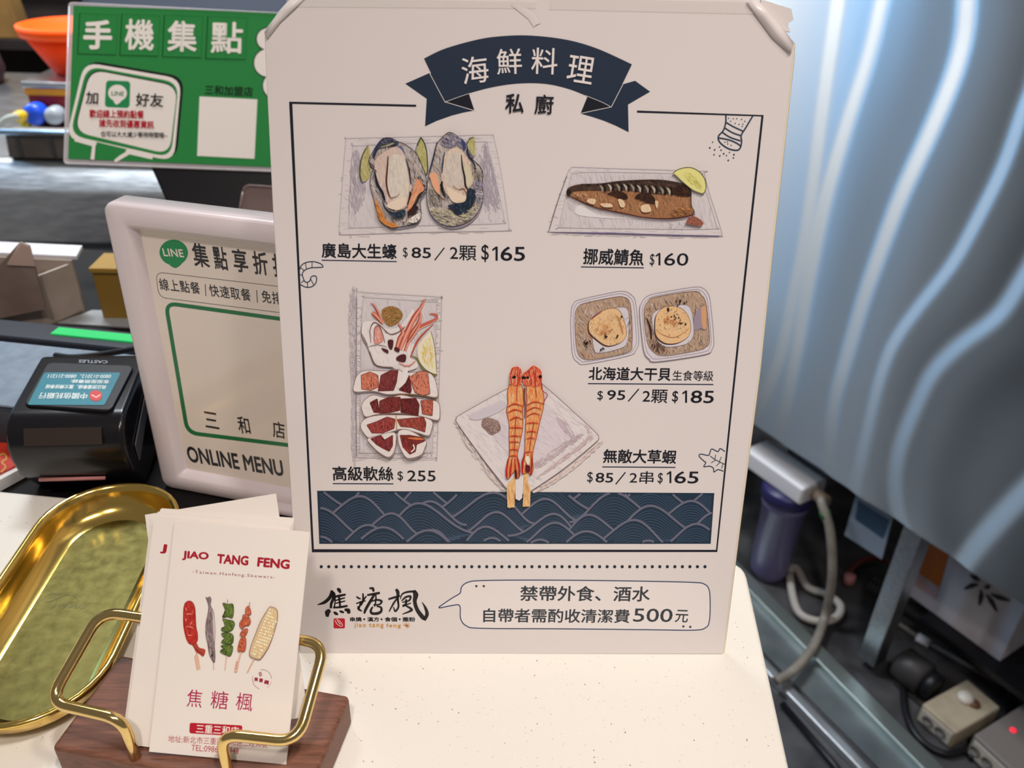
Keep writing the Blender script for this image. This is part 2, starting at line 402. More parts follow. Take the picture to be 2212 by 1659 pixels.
for i in range(3):
    bm.faces.new((lo[i], lo[i + 1], hi[i + 1], hi[i])); bm.faces.new((hi[i], hi[i + 1], l2[i + 1], l2[i]))
frombm('film_crease', bm, M_PAPER, menu, smooth=True)

NAVY = (22, 34, 50); INKB = (24, 26, 34)
def ink(xf=(0, 0, 1), seed=1, base=0.00008, paper=(204, 188, 178)): return Ink(MENU, paper, (0.75, 0.70, 0.685), base, xf, seed)
I = ink()
I.line([(899, 228.5), (628, 222), (646, 600), (676, 1189.5), (1548, 1190), (1604.7, 640), (1647, 250), (1376, 241)], 4.6, (20, 22, 32)); I.build('printed_border', menu)
# ribbon banner
I = ink((600, 0, 2.766)); RIB = (27, 38, 53)
I.poly([(907, 436), (762, 500), (890, 590), (880, 755), (950, 722), (1040, 690), (1110, 672), (1175, 660), (1060, 520)], RIB, smooth=False)
I.xf = (1150, 180, 3.607)
I.poly([(800, -20), (917, 65), (745, 165), (750, 380), (650, 330), (560, 292), (470, 262), (375, 235), (520, 60)], RIB, smooth=False)
I.xf = (600, 0, 2.766)
I.poly([(1000, 610), (1140, 555), (1175, 660)], (14, 17, 26), smooth=False)
I.xf = (1150, 180, 3.607); I.poly([(430, 100), (375, 235), (615, 185)], (14, 17, 26), smooth=False); I.xf = (0, 0, 1)
top = catmull([Vector(p + (0,)) for p in [(916, 126.5), (961.5, 105), (1034, 85), (1086, 78), (1140, 76.6), (1200, 82), (1250, 92), (1300, 109), (1365, 139)]], 6)
bot = catmull([Vector(p + (0,)) for p in [(960.5, 220), (1016, 200.6), (1070, 187), (1124, 180), (1178, 181), (1225, 191), (1265, 206), (1300, 220), (1320.5, 231)]], 6)
I.poly([(p.x, p.y) for p in top] + [(p.x, p.y) for p in bot[::-1]], RIB, smooth=False)
PW = (204, 188, 178)
I.line([(928, 158), (961, 220), (1025, 239)], 1.3, PW); I.line([(961, 220)] + [(p.x, p.y + .6) for p in bot[:7]], 1.0, PW)
I.line([(1357, 160), (1320.5, 231), (1254, 245)], 1.3, PW); I.line([(p.x, p.y + .6) for p in bot[-13:]], 1.0, PW)
I.build('ribbon_banner', menu, label='navy ribbon banner printed at the head of the menu')
BK = (20, 20, 28)
I = ink(base=0.0004)
def ctext(I, t, cx, cy, w, h, rot, c, b):
    a = math.radians(rot); ux, uy = math.cos(a), math.sin(a)
    bl = (cx - ux * w / 2 - uy * h / 2, cy - uy * w / 2 + ux * h / 2); br = (bl[0] + ux * w, bl[1] + uy * w)
    I.text(t, bl, br, h, c, b, up=(bl[0] + uy * h, bl[1] - ux * h))
for t, cx, cy, w, h, r in (('海', 1026, 151, 57, 58, -7), ('鮮', 1100, 133, 54, 55, -2), ('料', 1176, 132, 56, 57, 2), ('理', 1254, 150, 55, 58, 9)):
    ctext(I, t, cx, cy, w, h, r, (236, 220, 206), 0.004)
I.build('title_lettering', menu, label='cream title characters on the ribbon')
for t, bl, br, h, b in (
    ('私', (1091, 244), (1131, 245), 42, .022), ('廚', (1154, 246), (1195, 247), 42, .016)): I.text(t, bl, br, h, BK, b)
I.build('subtitle_lettering', menu)
for x, y, h in ((1063, 563, 30.5), (1416, 573, 26.5), (1473.5, 870, 26.5), (1440, 1043.5, 25.5)):      # the figure 1 with its slanted flag
    I = ink(); w = h * .16; I.poly([(x, y - h * .80), (x + h * .26, y - h), (x + h * .40, y - h), (x + h * .40, y), (x + h * .40 - w, y), (x + h * .40 - w, y - h * .82), (x + h * .04, y - h * .68)], BK, smooth=False); I.build('price_lettering', menu)
for x0, y0, x1, y1 in ((939, 562, 960, 535), (1357, 867, 1380, 840), (1330, 1046, 1351, 1020)):
    I = ink(); I.line([(x0, y0), (x1, y1)], 2.6, BK); I.build('price_lettering', menu)
LINES = (
  ('dish_name_lettering', '廣島大生蠔', (695, 557), (857, 560), 33, .020), ('price_lettering', '$', (871, 558), (881, 558), 24, .0), ('price_lettering', '85', (889, 557), (931, 558), 23, .010),
  ('price_lettering', '2顆', (972, 562), (1029, 563), 32, .006), ('price_lettering', '$', (1040, 566), (1056, 566), 38, .004), ('price_lettering', '65', (1081, 563.5), (1134, 564), 31, .012),
  ('dish_name_lettering', '挪威鯖魚', (1259, 571), (1390, 574), 35, .020), ('price_lettering', '$', (1403, 576), (1413, 576), 28, .0), ('price_lettering', '60', (1434, 573.5), (1486, 574), 27, .004),
  ('dish_name_lettering', '高級軟絲', (719, 1038), (850, 1039), 31, .020), ('price_lettering', '$', (859, 1039.5), (871, 1039.5), 22, .0), ('price_lettering', '255', (880, 1039.5), (941, 1040), 23.5, .008),
  ('dish_name_lettering', '北海道大干貝', (1271, 821), (1448, 823), 29, .020), ('dish_name_lettering', '生食等級', (1452, 822), (1540, 823), 22, .006), ('price_lettering', '$', (1290, 866), (1302, 866), 22, .0), ('price_lettering', '95', (1311, 863.5), (1350, 864), 21, .010),
  ('price_lettering', '2顆', (1387, 870), (1441, 871), 29, .006), ('price_lettering', '$', (1451, 871), (1464, 871), 27, .004), ('price_lettering', '85', (1491, 870.5), (1541, 871), 27, .010),
  ('dish_name_lettering', '無敵大草蝦', (1302, 1000), (1460, 1002), 30, .020), ('price_lettering', '$', (1268, 1044), (1280, 1044), 25, .0), ('price_lettering', '85', (1286, 1042), (1324, 1042.5), 21, .010),
  ('price_lettering', '2串', (1359, 1044.5), (1411, 1045), 27, .004), ('price_lettering', '$', (1420, 1046), (1431, 1046), 25, .0), ('price_lettering', '65', (1456, 1044), (1508, 1044.5), 26, .010),
  ('notice_lettering', '禁帶外食、酒水', (1123, 1298), (1403, 1299.5), 33, .018), ('notice_lettering', '自帶者需酌收清潔費', (1043.5, 1344), (1359, 1346), 30, .018), ('notice_lettering', '500', (1367, 1343), (1451.5, 1344), 29, .008), ('notice_lettering', '元', (1457, 1344), (1485, 1345), 27, .014))
for nm, t, bl, br, h, b in LINES:
    I = ink(); I.text(t, bl, br, h, (46, 48, 52) if nm[0] == 'n' else BK, b); I.build(nm, menu)
for a, b in (((695, 562), (857, 565)), ((1255, 576.5), (1391, 578.5)), ((719, 1044.5), (850, 1045)), ((1270, 828.5), (1541, 830.5)), ((1301, 1008.5), (1459, 1009.5))):
    I = ink(); I.line([a, b], 2.2, (34, 38, 60)); I.build('name_underline', menu)
I = ink(); I.dots([(694 + k * 16.25, 1224 - .0 * k) for k in range(52)], 3.5, (26, 34, 42), n=12); I.build('dotted_line', menu)
I = ink(paper=(212, 200, 192))
bub = [(948, 1313)] + [(960, 1303), (978, 1291), (994, 1281), (997, 1268), (1010, 1258), (1040, 1254), (1150, 1253), (1300, 1254), (1420, 1256), (1500, 1258), (1522, 1262), (1532, 1275), (1534, 1310), (1532, 1342), (1525, 1355), (1500, 1361), (1400, 1360), (1200, 1358), (1040, 1357), (1008, 1352), (995, 1336), (993, 1308), (975, 1308)]
I.poly(bub, (226, 209, 204), n=4); I.line(bub, 2.2, (42, 58, 92), smooth=True, closed=True, n=4)
I.dots([(1029, 1266), (1045, 1266), (1476, 1353), (1491, 1354)], 2.6, (40, 48, 66)); I.build('speech_bubble', menu, label='outlined speech bubble around the notice')

# wave band: hills of ringed arcs, painted from the back row forward
def waves():
    I = ink(base=0.00006); I.step = 0.0000022; bl = [(685, 1060), (1543, 1065), (1535, 1174), (690, 1174)]
    def m(u, v):
        return ((bl[0][0] * (1 - u) + bl[1][0] * u) * (1 - v) + (bl[3][0] * (1 - u) + bl[2][0] * u) * v, (bl[0][1] * (1 - u) + bl[1][1] * u) * (1 - v) + (bl[3][1] * (1 - u) + bl[2][1] * u) * v)
    T = (25, 42, 56); G = (96, 91, 102); Ln = (58, 71, 88)
    I.poly([m(0, 0), m(1, 0), m(1, 1), m(0, 1)], T, smooth=False)
    R = random.Random(11)
    hills = []
    for row in range(5):
        y0 = 0.34 + row * 0.25; n = 6 if row % 2 else 7; off = R.uniform(-.03, .05)
        for k in range(-1, n + 1):
            big = R.random(); hills.append((y0 + R.uniform(-.05, .05), off + (k + (row % 2) * .5) / n + R.uniform(-.02, .02), 0.085 + 0.06 * big, 0.38 + 0.26 * big))
    hills.sort(key=lambda q: q[0])
    for y0, xc, w, A in hills:
        sk = R.uniform(-.45, .45)
        def prof(s, d): return y0 - A * max(0.0, (0.5 + 0.5 * math.cos(math.pi * s)) ** 1.15 - d)
        S = [-1 + 2 * i / 26 for i in range(27)]
        def xs(s): return xc + w * (s + sk * (1 - s * s) * .5)
        def clip(P):
            return [(min(1, max(0, x)), min(1, max(0, y))) for x, y in P]
        pts = clip([(xs(s), prof(s, 0)) for s in S])
        if pts[-1][0] - pts[0][0] < .004 or min(p[1] for p in pts) >= 1: continue
        yb = min(1, y0 + .3)
        I.poly([m(*p) for p in pts] + [m(pts[-1][0], max(yb, pts[-1][1] + .001)), m(pts[0][0], max(yb, pts[0][1] + .001))], T, smooth=False)
        def seg(d, wd, c):
            run = []
            for s in S + [None]:
                ok = False
                if s is not None:
                    x, y = xs(s), prof(s, d) + d * .18; ok = 0.002 < x < .998 and 0.01 < y < .985 and (d == 0 or abs(s) < .93 - d * .4)
                if ok: run.append(m(x, y))
                else:
                    if len(run) > 2: I.line(run, wd, c, up=False)
                    run = []
        for j in range(10): seg(.13 + j * .075, 1.25, Ln)
        seg(0.0, 4.6, G); I.up()
    I.build('wave_band', menu, label='navy band of ringed waves with grey crests')
waves()

# hand-drawn corner sketches
SK = (38, 50, 66)
I = ink((1150, 180, 3.607))
I.line([(1507, 250), (1507, 300), (1495, 350), (1480, 378), (1452, 408), (1450, 440), (1475, 475), (1530, 510), (1590, 522), (1618, 505), (1630, 455), (1627, 405), (1660, 350), (1716, 256)], 12, SK, smooth=True)
for P in ([(1510, 305), (1570, 340), (1640, 372)], [(1495, 345), (1560, 385), (1632, 410)], [(1478, 380), (1540, 420), (1622, 448)], [(1452, 425), (1530, 440), (1590, 465), (1628, 492)]): I.line(P, 11, SK, smooth=True)
I.dots([(1528, 272), (1565, 275), (1592, 275), (1630, 280), (1655, 295), (1545, 295), (1580, 312), (1610, 320), (1640, 318), (1635, 335), (1500, 458), (1522, 472), (1548, 482), (1520, 455)], 5, SK, n=6)
I.dots([(1404, 458), (1382, 502), (1420, 518), (1458, 495), (1470, 520), (1415, 555), (1460, 565), (1490, 548), (1512, 562), (1535, 538), (1570, 555), (1566, 580), (1526, 600)], (5, 7.5), SK, n=7)
I.build('salt_shaker_sketch', menu)
I = ink((600, 0, 2.766))
I.line([(130, 1612), (140, 1588), (165, 1570), (210, 1563), (255, 1575), (270, 1594), (240, 1598), (200, 1600), (165, 1612), (148, 1632), (150, 1655), (165, 1685), (190, 1680), (200, 1655), (222, 1648), (232, 1660), (228, 1690), (205, 1712), (170, 1716), (135, 1700)], 6, SK, smooth=True)
for P in ([(165, 1570), (172, 1608)], [(205, 1564), (205, 1600)], [(138, 1600), (160, 1618)], [(130, 1640), (150, 1645)], [(140, 1690), (160, 1672)], [(178, 1715), (178, 1684)], [(214, 1700), (198, 1668)]): I.line(P, 4.5, SK)
I.build('shrimp_sketch', menu)
I = ink((960, 580, 3.073))
I.line([(1862, 1215), (1830, 1195), (1815, 1215), (1775, 1198), (1762, 1222), (1752, 1240), (1700, 1232), (1692, 1248), (1725, 1280), (1735, 1290), (1722, 1315), (1760, 1312), (1785, 1325), (1790, 1350), (1815, 1335), (1852, 1345)], 6.5, SK, smooth=True)
I.line([(1765, 1245), (1800, 1270), (1862, 1300)], 5, SK, smooth=True)
for P in ([(1795, 1268), (1800, 1235)], [(1825, 1282), (1838, 1250)], [(1800, 1270), (1770, 1290)], [(1830, 1285), (1805, 1310)], [(1850, 1295), (1840, 1325)]): I.line(P, 4.5, SK)
I.build('leaf_sketch', menu)

# brush-written shop logo
I = ink((660, 1240, 7.373), paper=(212, 200, 192)); K = (22, 18, 20)
def br(P, w, tp): I.line(P, w, K, taper=tp, smooth=True, up=False)
br([(405, 262), (420, 300), (380, 380), (300, 450), (190, 488)], 62, [.5, 1, .9, .8, .15]); br([(415, 270), (450, 320), (440, 400), (410, 470), (405, 545)], 48, [.6, 1.2, 1, .9, .8])
br([(505, 225), (535, 255), (560, 300)], 52, [.5, 1.2, .5]); br([(440, 365), (540, 345), (640, 325)], 40, [.8, 1, .8]); br([(480, 420), (560, 395), (630, 378)], 26, [.8, 1, .7]); br([(480, 465), (560, 445), (635, 428)], 24, [.8, 1, .7])
br([(440, 535), (560, 525), (670, 505)], 36, [.7, 1, .9]); br([(530, 350), (545, 440), (550, 520)], 34, [1, .9, 1]); br([(470, 350), (470, 450), (455, 540)], 26, [1, .8, 1])
br([(395, 575), (350, 610), (350, 680)], 78, [.6, 1.1, .5]); br([(450, 600), (480, 625), (520, 645)], 46, [.5, 1.1, .5]); br([(540, 585), (575, 600), (615, 612)], 38, [.5, 1.1, .6]); br([(620, 565), (680, 580), (690, 630)], 62, [.5, 1.1, .7])
br([(810, 355), (840, 380), (880, 395)], 30, [.6, 1, .6]); br([(915, 305), (915, 420), (880, 500)], 34, [.7, 1, .9]); br([(970, 350), (940, 390), (930, 420)], 26, [.8, 1, .5]); br([(805, 470), (880, 445), (960, 425)], 26, [.7, 1, .6])
br([(880, 430), (860, 520), (830, 560)], 30, [.8, 1, .9]); br([(835, 510), (850, 560), (900, 590)], 34, [.6, 1.1, .5])
br([(1015, 225), (1070, 230), (1085, 280)], 38, [.5, 1.2, .8]); br([(980, 335), (1080, 318), (1185, 298)], 40, [.7, 1, .9]); br([(1100, 320), (1040, 420), (960, 560), (935, 630)], 46, [.7, 1, 1, .6])
br([(1040, 440), (1130, 410), (1210, 430), (1180, 480), (1080, 490)], 30, [.6, 1, 1.2, .9, .6]); br([(1120, 330), (1120, 420), (1100, 520)], 26, [.9, 1, .8]); br([(1070, 520), (1040, 580), (1060, 625), (1150, 625), (1205, 590), (1200, 530), (1130, 510)], 42, [.6, .9, 1, 1.1, 1, .8, .5])
br([(1440, 240), (1470, 290), (1470, 400), (1480, 480)], 44, [.9, 1.3, .8, .7]); br([(1320, 400), (1420, 370), (1510, 345)], 36, [.8, 1, .6]); br([(1470, 370), (1400, 470), (1330, 600)], 32, [.8, 1, .5]); br([(1470, 400), (1480, 520), (1430, 590), (1400, 520)], 32, [.8, 1, 1, .4])
br([(1510, 400), (1540, 320), (1620, 285), (1740, 275)], 32, [.4, .8, 1, 1.1]); br([(1725, 262), (1755, 330), (1740, 440), (1780, 570), (1860, 680), (1900, 720)], 78, [.6, 1.1, .75, .8, .9, .5]); br([(1890, 735), (1935, 640), (1910, 540), (1855, 445)], 60, [.8, 1, .7, .1])
br([(1530, 430), (1590, 370), (1670, 355), (1650, 420), (1540, 450)], 32, [.5, 1, 1.1, .9, .5]); br([(1600, 400), (1600, 470), (1550, 510), (1680, 460)], 34, [1, 1, .8, .5]); br([(1590, 500), (1690, 570), (1540, 640)], 36, [.6, 1.2, .3])
I.up()
for t, x0, x1 in (('串燒', 708, 895), ('漢方', 985, 1175), ('食個', 1260, 1460), ('撒粉', 1545, 1750)): I.text(t, (x0, 756), (x1, 756), 72, K, .03)
I.dots([(935, 718), (1212, 718), (1500, 718)], 16, K)
I.poly(rrect(448, 703, 628, 862, 22), (176, 24, 34), smooth=False); I.line([(470, 730), (500, 790), (560, 830), (590, 810), (545, 745), (490, 712)], 10, (236, 190, 180), smooth=True); I.line([(505, 740), (560, 800)], 12, (236, 200, 190))
OR = (196, 140, 52)
for t, x0, x1, y, h in (('jiao', 780, 965, 860, 82), ('tang', 1015, 1245, 862, 78), ('feng', 1290, 1520, 862, 78)): I.text(t, (x0, y), (x1, y), h, OR, .012, 1.2)
for a in range(7):
    t = math.radians(-170 + a * 42); I.line([(1610, 822), (1610 + math.cos(t) * 62, 815 + math.sin(t) * 52)], 26, (190, 120, 40), taper=[.6, 1, .1], up=False)
I.up(); I.build('shop_logo', menu, label='black brush-written shop logo with red seal and gold leaf')
# ------------------------------------------------------------------ the five painted dishes on the menu
PALE = (203, 188, 182)
def tray_art(I, outer, inner, sh, dark):
    k0_ = I.k; I.k = 0.8
    I.hatch([(x + (x - 1100) * .012 - 14, y + 34) for x, y in outer], sh, 240, 2, 120, 22, var=5)
    I.poly(outer, (198, 183, 176)); I.hatch(outer, [(202, 188, 182), (190, 174, 170), (196, 181, 174)], 200, 5, 130, 22, var=5)
    I.line(outer, 7, dark, smooth=True, closed=True)
    I.poly(inner, (192, 177, 172)); I.hatch(inner, [(186, 170, 168), (198, 184, 178), (178, 163, 163), (192, 178, 172)], 320, 80, 120, 18, var=6)
    I.line(inner, 6, (172, 157, 156), smooth=True, closed=True); I.k = k0_

def grow(P, k):
    cx = sum(p[0] for p in P) / len(P); cy = sum(p[1] for p in P) / len(P); return [(cx + (x - cx) * k, cy + (y - cy) * k) for x, y in P]
# oysters
I = ink((720, 270, 5.53), seed=3); I.k = 1.15
tray_art(I, [(150, 190), (180, 162), (600, 150), (1200, 135), (1850, 118), (1905, 128), (1925, 180), (2010, 600), (2095, 1180), (2088, 1240), (2040, 1262), (1000, 1280), (150, 1308), (90, 1285), (72, 1220), (110, 700)],
         [(235, 275), (280, 250), (1000, 215), (1760, 200), (1830, 215), (1860, 300), (2030, 1050), (2025, 1140), (1980, 1175), (1000, 1200), (260, 1225), (195, 1190), (190, 1050)],
         [(182, 165, 160), (176, 160, 158), (188, 171, 164)], (168, 152, 152))
I.hatch([(235, 300), (330, 400), (390, 860), (200, 1110), (190, 800)], [(160, 143, 146), (170, 154, 154)], 90, 85, 120, 16, var=6)
I.hatch([(1740, 380), (1840, 240), (1990, 900), (1960, 1020), (1800, 950)], [(160, 145, 148), (168, 152, 154)], 120, 84, 120, 16, var=6)
for P, c in (([(420, 240), (370, 320), (332, 430), (325, 560), (345, 660), (380, 672), (430, 620), (450, 500), (440, 350)], (176, 160, 108)),
             ([(1045, 145), (1000, 260), (1000, 340), (1060, 480), (1105, 580), (1125, 540), (1110, 320), (1080, 200)], (172, 158, 104)),
             ([(1685, 150), (1630, 160), (1600, 220), (1625, 300), (1680, 375), (1700, 330), (1690, 240)], (178, 164, 110))):
    I.poly([(x - 16, y + 22) for x, y in P], (120, 108, 122)); I.poly(P, c); I.hatch(P, [(190, 176, 128), (164, 148, 90), (182, 168, 112), (150, 140, 84)], 70, 80, 60, 9)
I.line([(420, 240), (365, 330), (330, 450), (322, 600), (345, 690)], 12, (72, 72, 44), taper=[.3, 1, .8, 1, .4], smooth=True)
I.line([(1045, 145), (1090, 220), (1118, 330), (1128, 540), (1108, 600)], 14, (60, 72, 40), taper=[1, 1, .8, 1, .4], smooth=True); I.line([(1045, 150), (1005, 250)], 14, (70, 84, 40))
I.line([(1685, 148), (1630, 165), (1602, 225)], 16, (76, 84, 44), taper=[.3, 1, .5], smooth=True)
SH_A = [(600, 160), (690, 155), (770, 195), (860, 230), (985, 330), (1040, 430), (1100, 590), (1118, 730), (1090, 820), (1040, 900), (1050, 1080), (990, 1170), (860, 1205), (690, 1225), (640, 1195), (550, 1130), (515, 1000), (480, 860), (445, 730), (450, 600), (490, 500), (425, 430), (470, 330), (530, 230)]
SH_B = [(1385, 88), (1480, 130), (1590, 235), (1620, 360), (1740, 480), (1785, 570), (1780, 700), (1790, 830), (1760, 980), (1680, 1100), (1560, 1180), (1400, 1210), (1260, 1160), (1170, 1070), (1125, 940), (1120, 780), (1140, 600), (1180, 440), (1230, 250), (1290, 160)]
for P in (SH_A, SH_B):
    I.poly([(x + 6, y + 26) for x, y in P], (150, 134, 138)); I.poly(P, (174, 158, 148))
    I.hatch(P, [(186, 170, 160), (146, 128, 122), (200, 184, 174), (106, 92, 92), (190, 164, 138), (160, 146, 150), (70, 58, 60), (176, 136, 104), (204, 190, 178)], 520, 72, 90, 11, jit=30)
    I.line(P, 7, (58, 52, 60), smooth=True, closed=True)
# dark tops, flesh, frills
I.poly([(560, 190), (640, 155), (710, 165), (785, 215), (730, 250), (640, 260), (540, 290), (500, 380), (470, 370), (500, 290)], (52, 54, 70))
I.hatch([(560, 190), (640, 155), (710, 165), (785, 215), (730, 250), (640, 260), (540, 290), (500, 380)], [(36, 38, 54), (92, 92, 108), (134, 126, 128), (60, 60, 78)], 60, 15, 60, 10)
I.line([(570, 262), (650, 245), (700, 225), (730, 215)], 24, (150, 140, 104), smooth=True, taper=[.4, 1, .6]); I.poly([(770, 250), (830, 270), (860, 345), (840, 365), (790, 310)], (98, 102, 126))
I.poly([(1290, 180), (1400, 100), (1490, 140), (1590, 240), (1560, 290), (1480, 240), (1400, 270), (1310, 250)], (132, 120, 128)); I.hatch([(1290, 180), (1400, 100), (1490, 140), (1590, 240), (1480, 240), (1310, 250)], [(90, 78, 92), (170, 158, 160), (66, 58, 72), (190, 176, 172)], 60, 40, 60, 11)
I.poly([(1530, 160), (1585, 230), (1565, 310), (1540, 250)], (62, 68, 100))
F1 = [(740, 260), (820, 300), (870, 400), (905, 560), (935, 720), (920, 860), (890, 960), (790, 1015), (690, 985), (620, 880), (575, 770), (530, 640), (500, 500), (520, 400), (620, 320)]
I.poly(F1, (196, 168, 150)); I.hatch(F1, [(206, 178, 158), (186, 154, 136), (198, 174, 160), (212, 190, 174), (178, 160, 158)], 180, 82, 90, 11)
I.poly([(700, 370), (790, 350), (850, 400), (890, 560), (905, 720), (880, 880), (780, 930), (690, 850), (650, 700), (660, 520)], (202, 184, 164))
I.hatch([(700, 370), (790, 350), (850, 400), (890, 560), (905, 720), (880, 880), (780, 930), (690, 850), (650, 700), (660, 520)], [(208, 190, 170), (194, 178, 158), (212, 196, 180), (188, 172, 160)], 160, 86, 90, 12, var=5)
I.poly([(640, 960), (720, 900), (860, 860), (880, 900), (860, 960), (790, 1010), (700, 1000)], (216, 186, 162))
F2 = [(1400, 290), (1500, 280), (1580, 360), (1660, 480), (1690, 600), (1650, 720), (1590, 800), (1590, 900), (1480, 930), (1380, 850), (1310, 720), (1290, 560), (1320, 400)]
I.poly(F2, (204, 176, 154)); I.hatch(F2, [(210, 184, 160), (192, 164, 142), (202, 182, 164), (180, 160, 146)], 160, 84, 90, 11)
I.poly([(1380, 350), (1470, 320), (1530, 380), (1550, 520), (1560, 660), (1530, 760), (1450, 740), (1360, 700), (1330, 540)], (198, 178, 160)); I.hatch([(1380, 350), (1470, 320), (1530, 380), (1550, 520), (1560, 660), (1530, 760), (1450, 740), (1360, 700), (1330, 540)], [(204, 186, 168), (190, 172, 156), (184, 166, 156)], 110, 88, 90, 12, var=5)
I.poly([(1360, 740), (1460, 790), (1580, 850), (1595, 905), (1480, 930), (1400, 880)], (218, 184, 158)); I.poly([(1560, 500), (1650, 500), (1670, 640), (1610, 740), (1570, 620)], (196, 178, 150))
for P, w, c, tp in (([(660, 370), (650, 520), (640, 680), (660, 800), (690, 870)], 20, (84, 46, 36), [.5, .9, 1, .8, .3]), ([(870, 400), (910, 540), (930, 700)], 18, (46, 42, 60), [.3, 1, .7]),
    ([(690, 870), (760, 850), (800, 810)], 10, (150, 96, 70), [1, .6, .2]), ([(430, 410), (455, 500), (510, 540), (520, 560)], 18, (66, 44, 40), [.4, 1, .6, .3]), ([(500, 560), (530, 700), (590, 800), (620, 900)], 30, (28, 32, 44), [.5, 1, 1, .8]),
    ([(920, 790), (925, 850), (890, 950)], 34, (24, 22, 30), [.4, 1, .3]), ([(1010, 620), (1060, 700), (1110, 735)], 24, (40, 36, 40), [.4, 1, .3]), ([(1110, 760), (1040, 830), (990, 930), (920, 1010)], 22, (44, 34, 34), [.3, 1, .9, .5]),
    ([(1240, 200), (1190, 420), (1150, 560)], 18, (44, 40, 62), [.4, 1, .8]), ([(1330, 320), (1310, 460), (1300, 570)], 18, (44, 62, 84), [.4, 1, .6]), ([(1300, 670), (1300, 760), (1340, 860)], 32, (22, 22, 28), [.6, 1, .3]),
    ([(1530, 350), (1545, 500), (1570, 620), (1580, 720), (1610, 770)], 22, (40, 32, 34), [.3, .9, 1, .9, .6]), ([(1595, 290), (1620, 370), (1690, 480), (1690, 580)], 22, (46, 42, 52), [1, 1, .8, .5]), ([(1145, 620), (1200, 690), (1260, 820), (1320, 890)], 18, (40, 34, 38), [.5, 1, 1, .5]), ([(1500, 770), (1560, 760), (1590, 820)], 14, (150, 84, 50), [.5, 1, .5]), ([(1430, 710), (1460, 750), (1530, 770)], 8, (140, 112, 104), [.4, 1, .4])):
    I.line(P, w, c, taper=tp, smooth=True)
I.poly([(1010, 640), (1090, 760), (1020, 830), (940, 980), (890, 1030), (900, 950), (950, 800)], (206, 138, 102)); I.hatch([(1010, 640), (1090, 760), (1020, 830), (940, 980), (900, 960), (950, 800)], [(214, 150, 112), (190, 120, 86), (220, 164, 130)], 40, 110, 60, 9)
I.poly([(1160, 590), (1230, 570), (1270, 700), (1280, 840), (1330, 880), (1220, 780), (1170, 660)], (212, 154, 118)); I.poly([(500, 870), (580, 1010), (640, 1130), (780, 1195), (690, 1215), (560, 1130), (520, 990)], (196, 128, 64)); I.hatch([(500, 870), (580, 1010), (640, 1130), (780, 1195), (690, 1215), (560, 1130), (520, 990)], [(206, 120, 50), (180, 110, 60), (200, 150, 80), (120, 70, 40)], 50, 60, 50, 9)
for P in ([(590, 880), (640, 990), (740, 1040), (850, 1010), (870, 1040), (840, 1090), (760, 1110), (680, 1060), (610, 980)], [(1370, 960), (1480, 930), (1580, 900), (1610, 760), (1690, 780), (1690, 900), (1600, 1030), (1480, 1070), (1430, 1010)]):
    I.poly(P, (34, 44, 58)); I.hatch(P, [(20, 28, 40), (56, 72, 84), (26, 34, 52), (80, 92, 100)], 90, 60, 34, 8, jit=50)
I.poly([(900, 1020), (990, 960), (1020, 990), (960, 1070), (900, 1090)], (58, 34, 32)); I.poly([(890, 1140), (1020, 1050), (1050, 1090), (990, 1160)], (214, 198, 180)); I.hatch([(820, 1120), (1040, 1050), (1020, 1150), (840, 1190)], [(80, 66, 64), (210, 196, 180), (160, 140, 130)], 36, 60, 40, 9)
I.hatch([(1160, 980), (1400, 1010), (1480, 1080), (1690, 960), (1770, 900), (1660, 1090), (1400, 1200), (1240, 1130)], [(196, 180, 140), (160, 150, 128), (186, 170, 132), (110, 104, 92), (206, 190, 160)], 130, 14, 70, 11); I.hatch([(1690, 680), (1780, 690), (1790, 900), (1720, 900)], [(120, 112, 132), (170, 158, 170), (90, 84, 104), (186, 172, 176)], 60, 8, 60, 10); I.hatch([(1640, 460), (1760, 560), (1780, 680), (1690, 660)], [(110, 100, 88), (84, 76, 70), (150, 138, 116)], 50, 60, 40, 8); I.hatch([(1140, 720), (1220, 800), (1290, 900), (1240, 960), (1160, 900)], [(90, 84, 70), (150, 136, 120), (60, 62, 52), (180, 164, 150)], 60, 60, 50, 9)
I.build('oyster_illustration', menu, label='two painted oysters on a pale dish with lemon')

# mackerel
I = ink((1170, 340, 5.53), seed=5); I.k = 1.35
O = [(350, 130), (420, 118), (900, 135), (1900, 165), (1940, 190), (2000, 420), (2140, 860), (2140, 925), (2060, 940), (1000, 915), (150, 892), (95, 868), (110, 800), (290, 240)]
tray_art(I, O, [(400, 190), (800, 175), (1840, 200), (1900, 240), (2080, 790), (2040, 850), (1200, 850), (260, 835), (215, 800), (340, 280)], [(182, 164, 166), (176, 158, 164), (188, 172, 168)], (150, 136, 142))
I.poly([(470, 560), (700, 690), (1300, 740), (1850, 740), (1800, 720), (1100, 735), (440, 690)], (206, 192, 184)); I.line([(110, 890), (800, 905), (1500, 925), (2120, 938)], 16, (116, 100, 128), taper=[.2, 1, .8, .7], smooth=True); I.line([(300, 220), (180, 560), (95, 850)], 9, (122, 108, 112), smooth=True)
FI = [(300, 390), (340, 350), (470, 318), (700, 312), (900, 285), (1150, 270), (1400, 268), (1600, 295), (1730, 335), (1775, 390), (1775, 470), (1785, 580), (1815, 640), (1800, 680), (1650, 715), (1450, 728), (1200, 712), (1000, 670), (800, 630), (650, 600), (520, 545), (400, 490), (310, 455), (295, 420)]
I.poly([(x + 14, y + 22) for x, y in FI], (160, 140, 142)); I.poly(FI, (160, 116, 84)); I.hatch(FI, [(176, 130, 94), (146, 104, 76), (190, 146, 110), (130, 92, 70), (170, 138, 104)], 330, 78, 60, 10, jit=25)
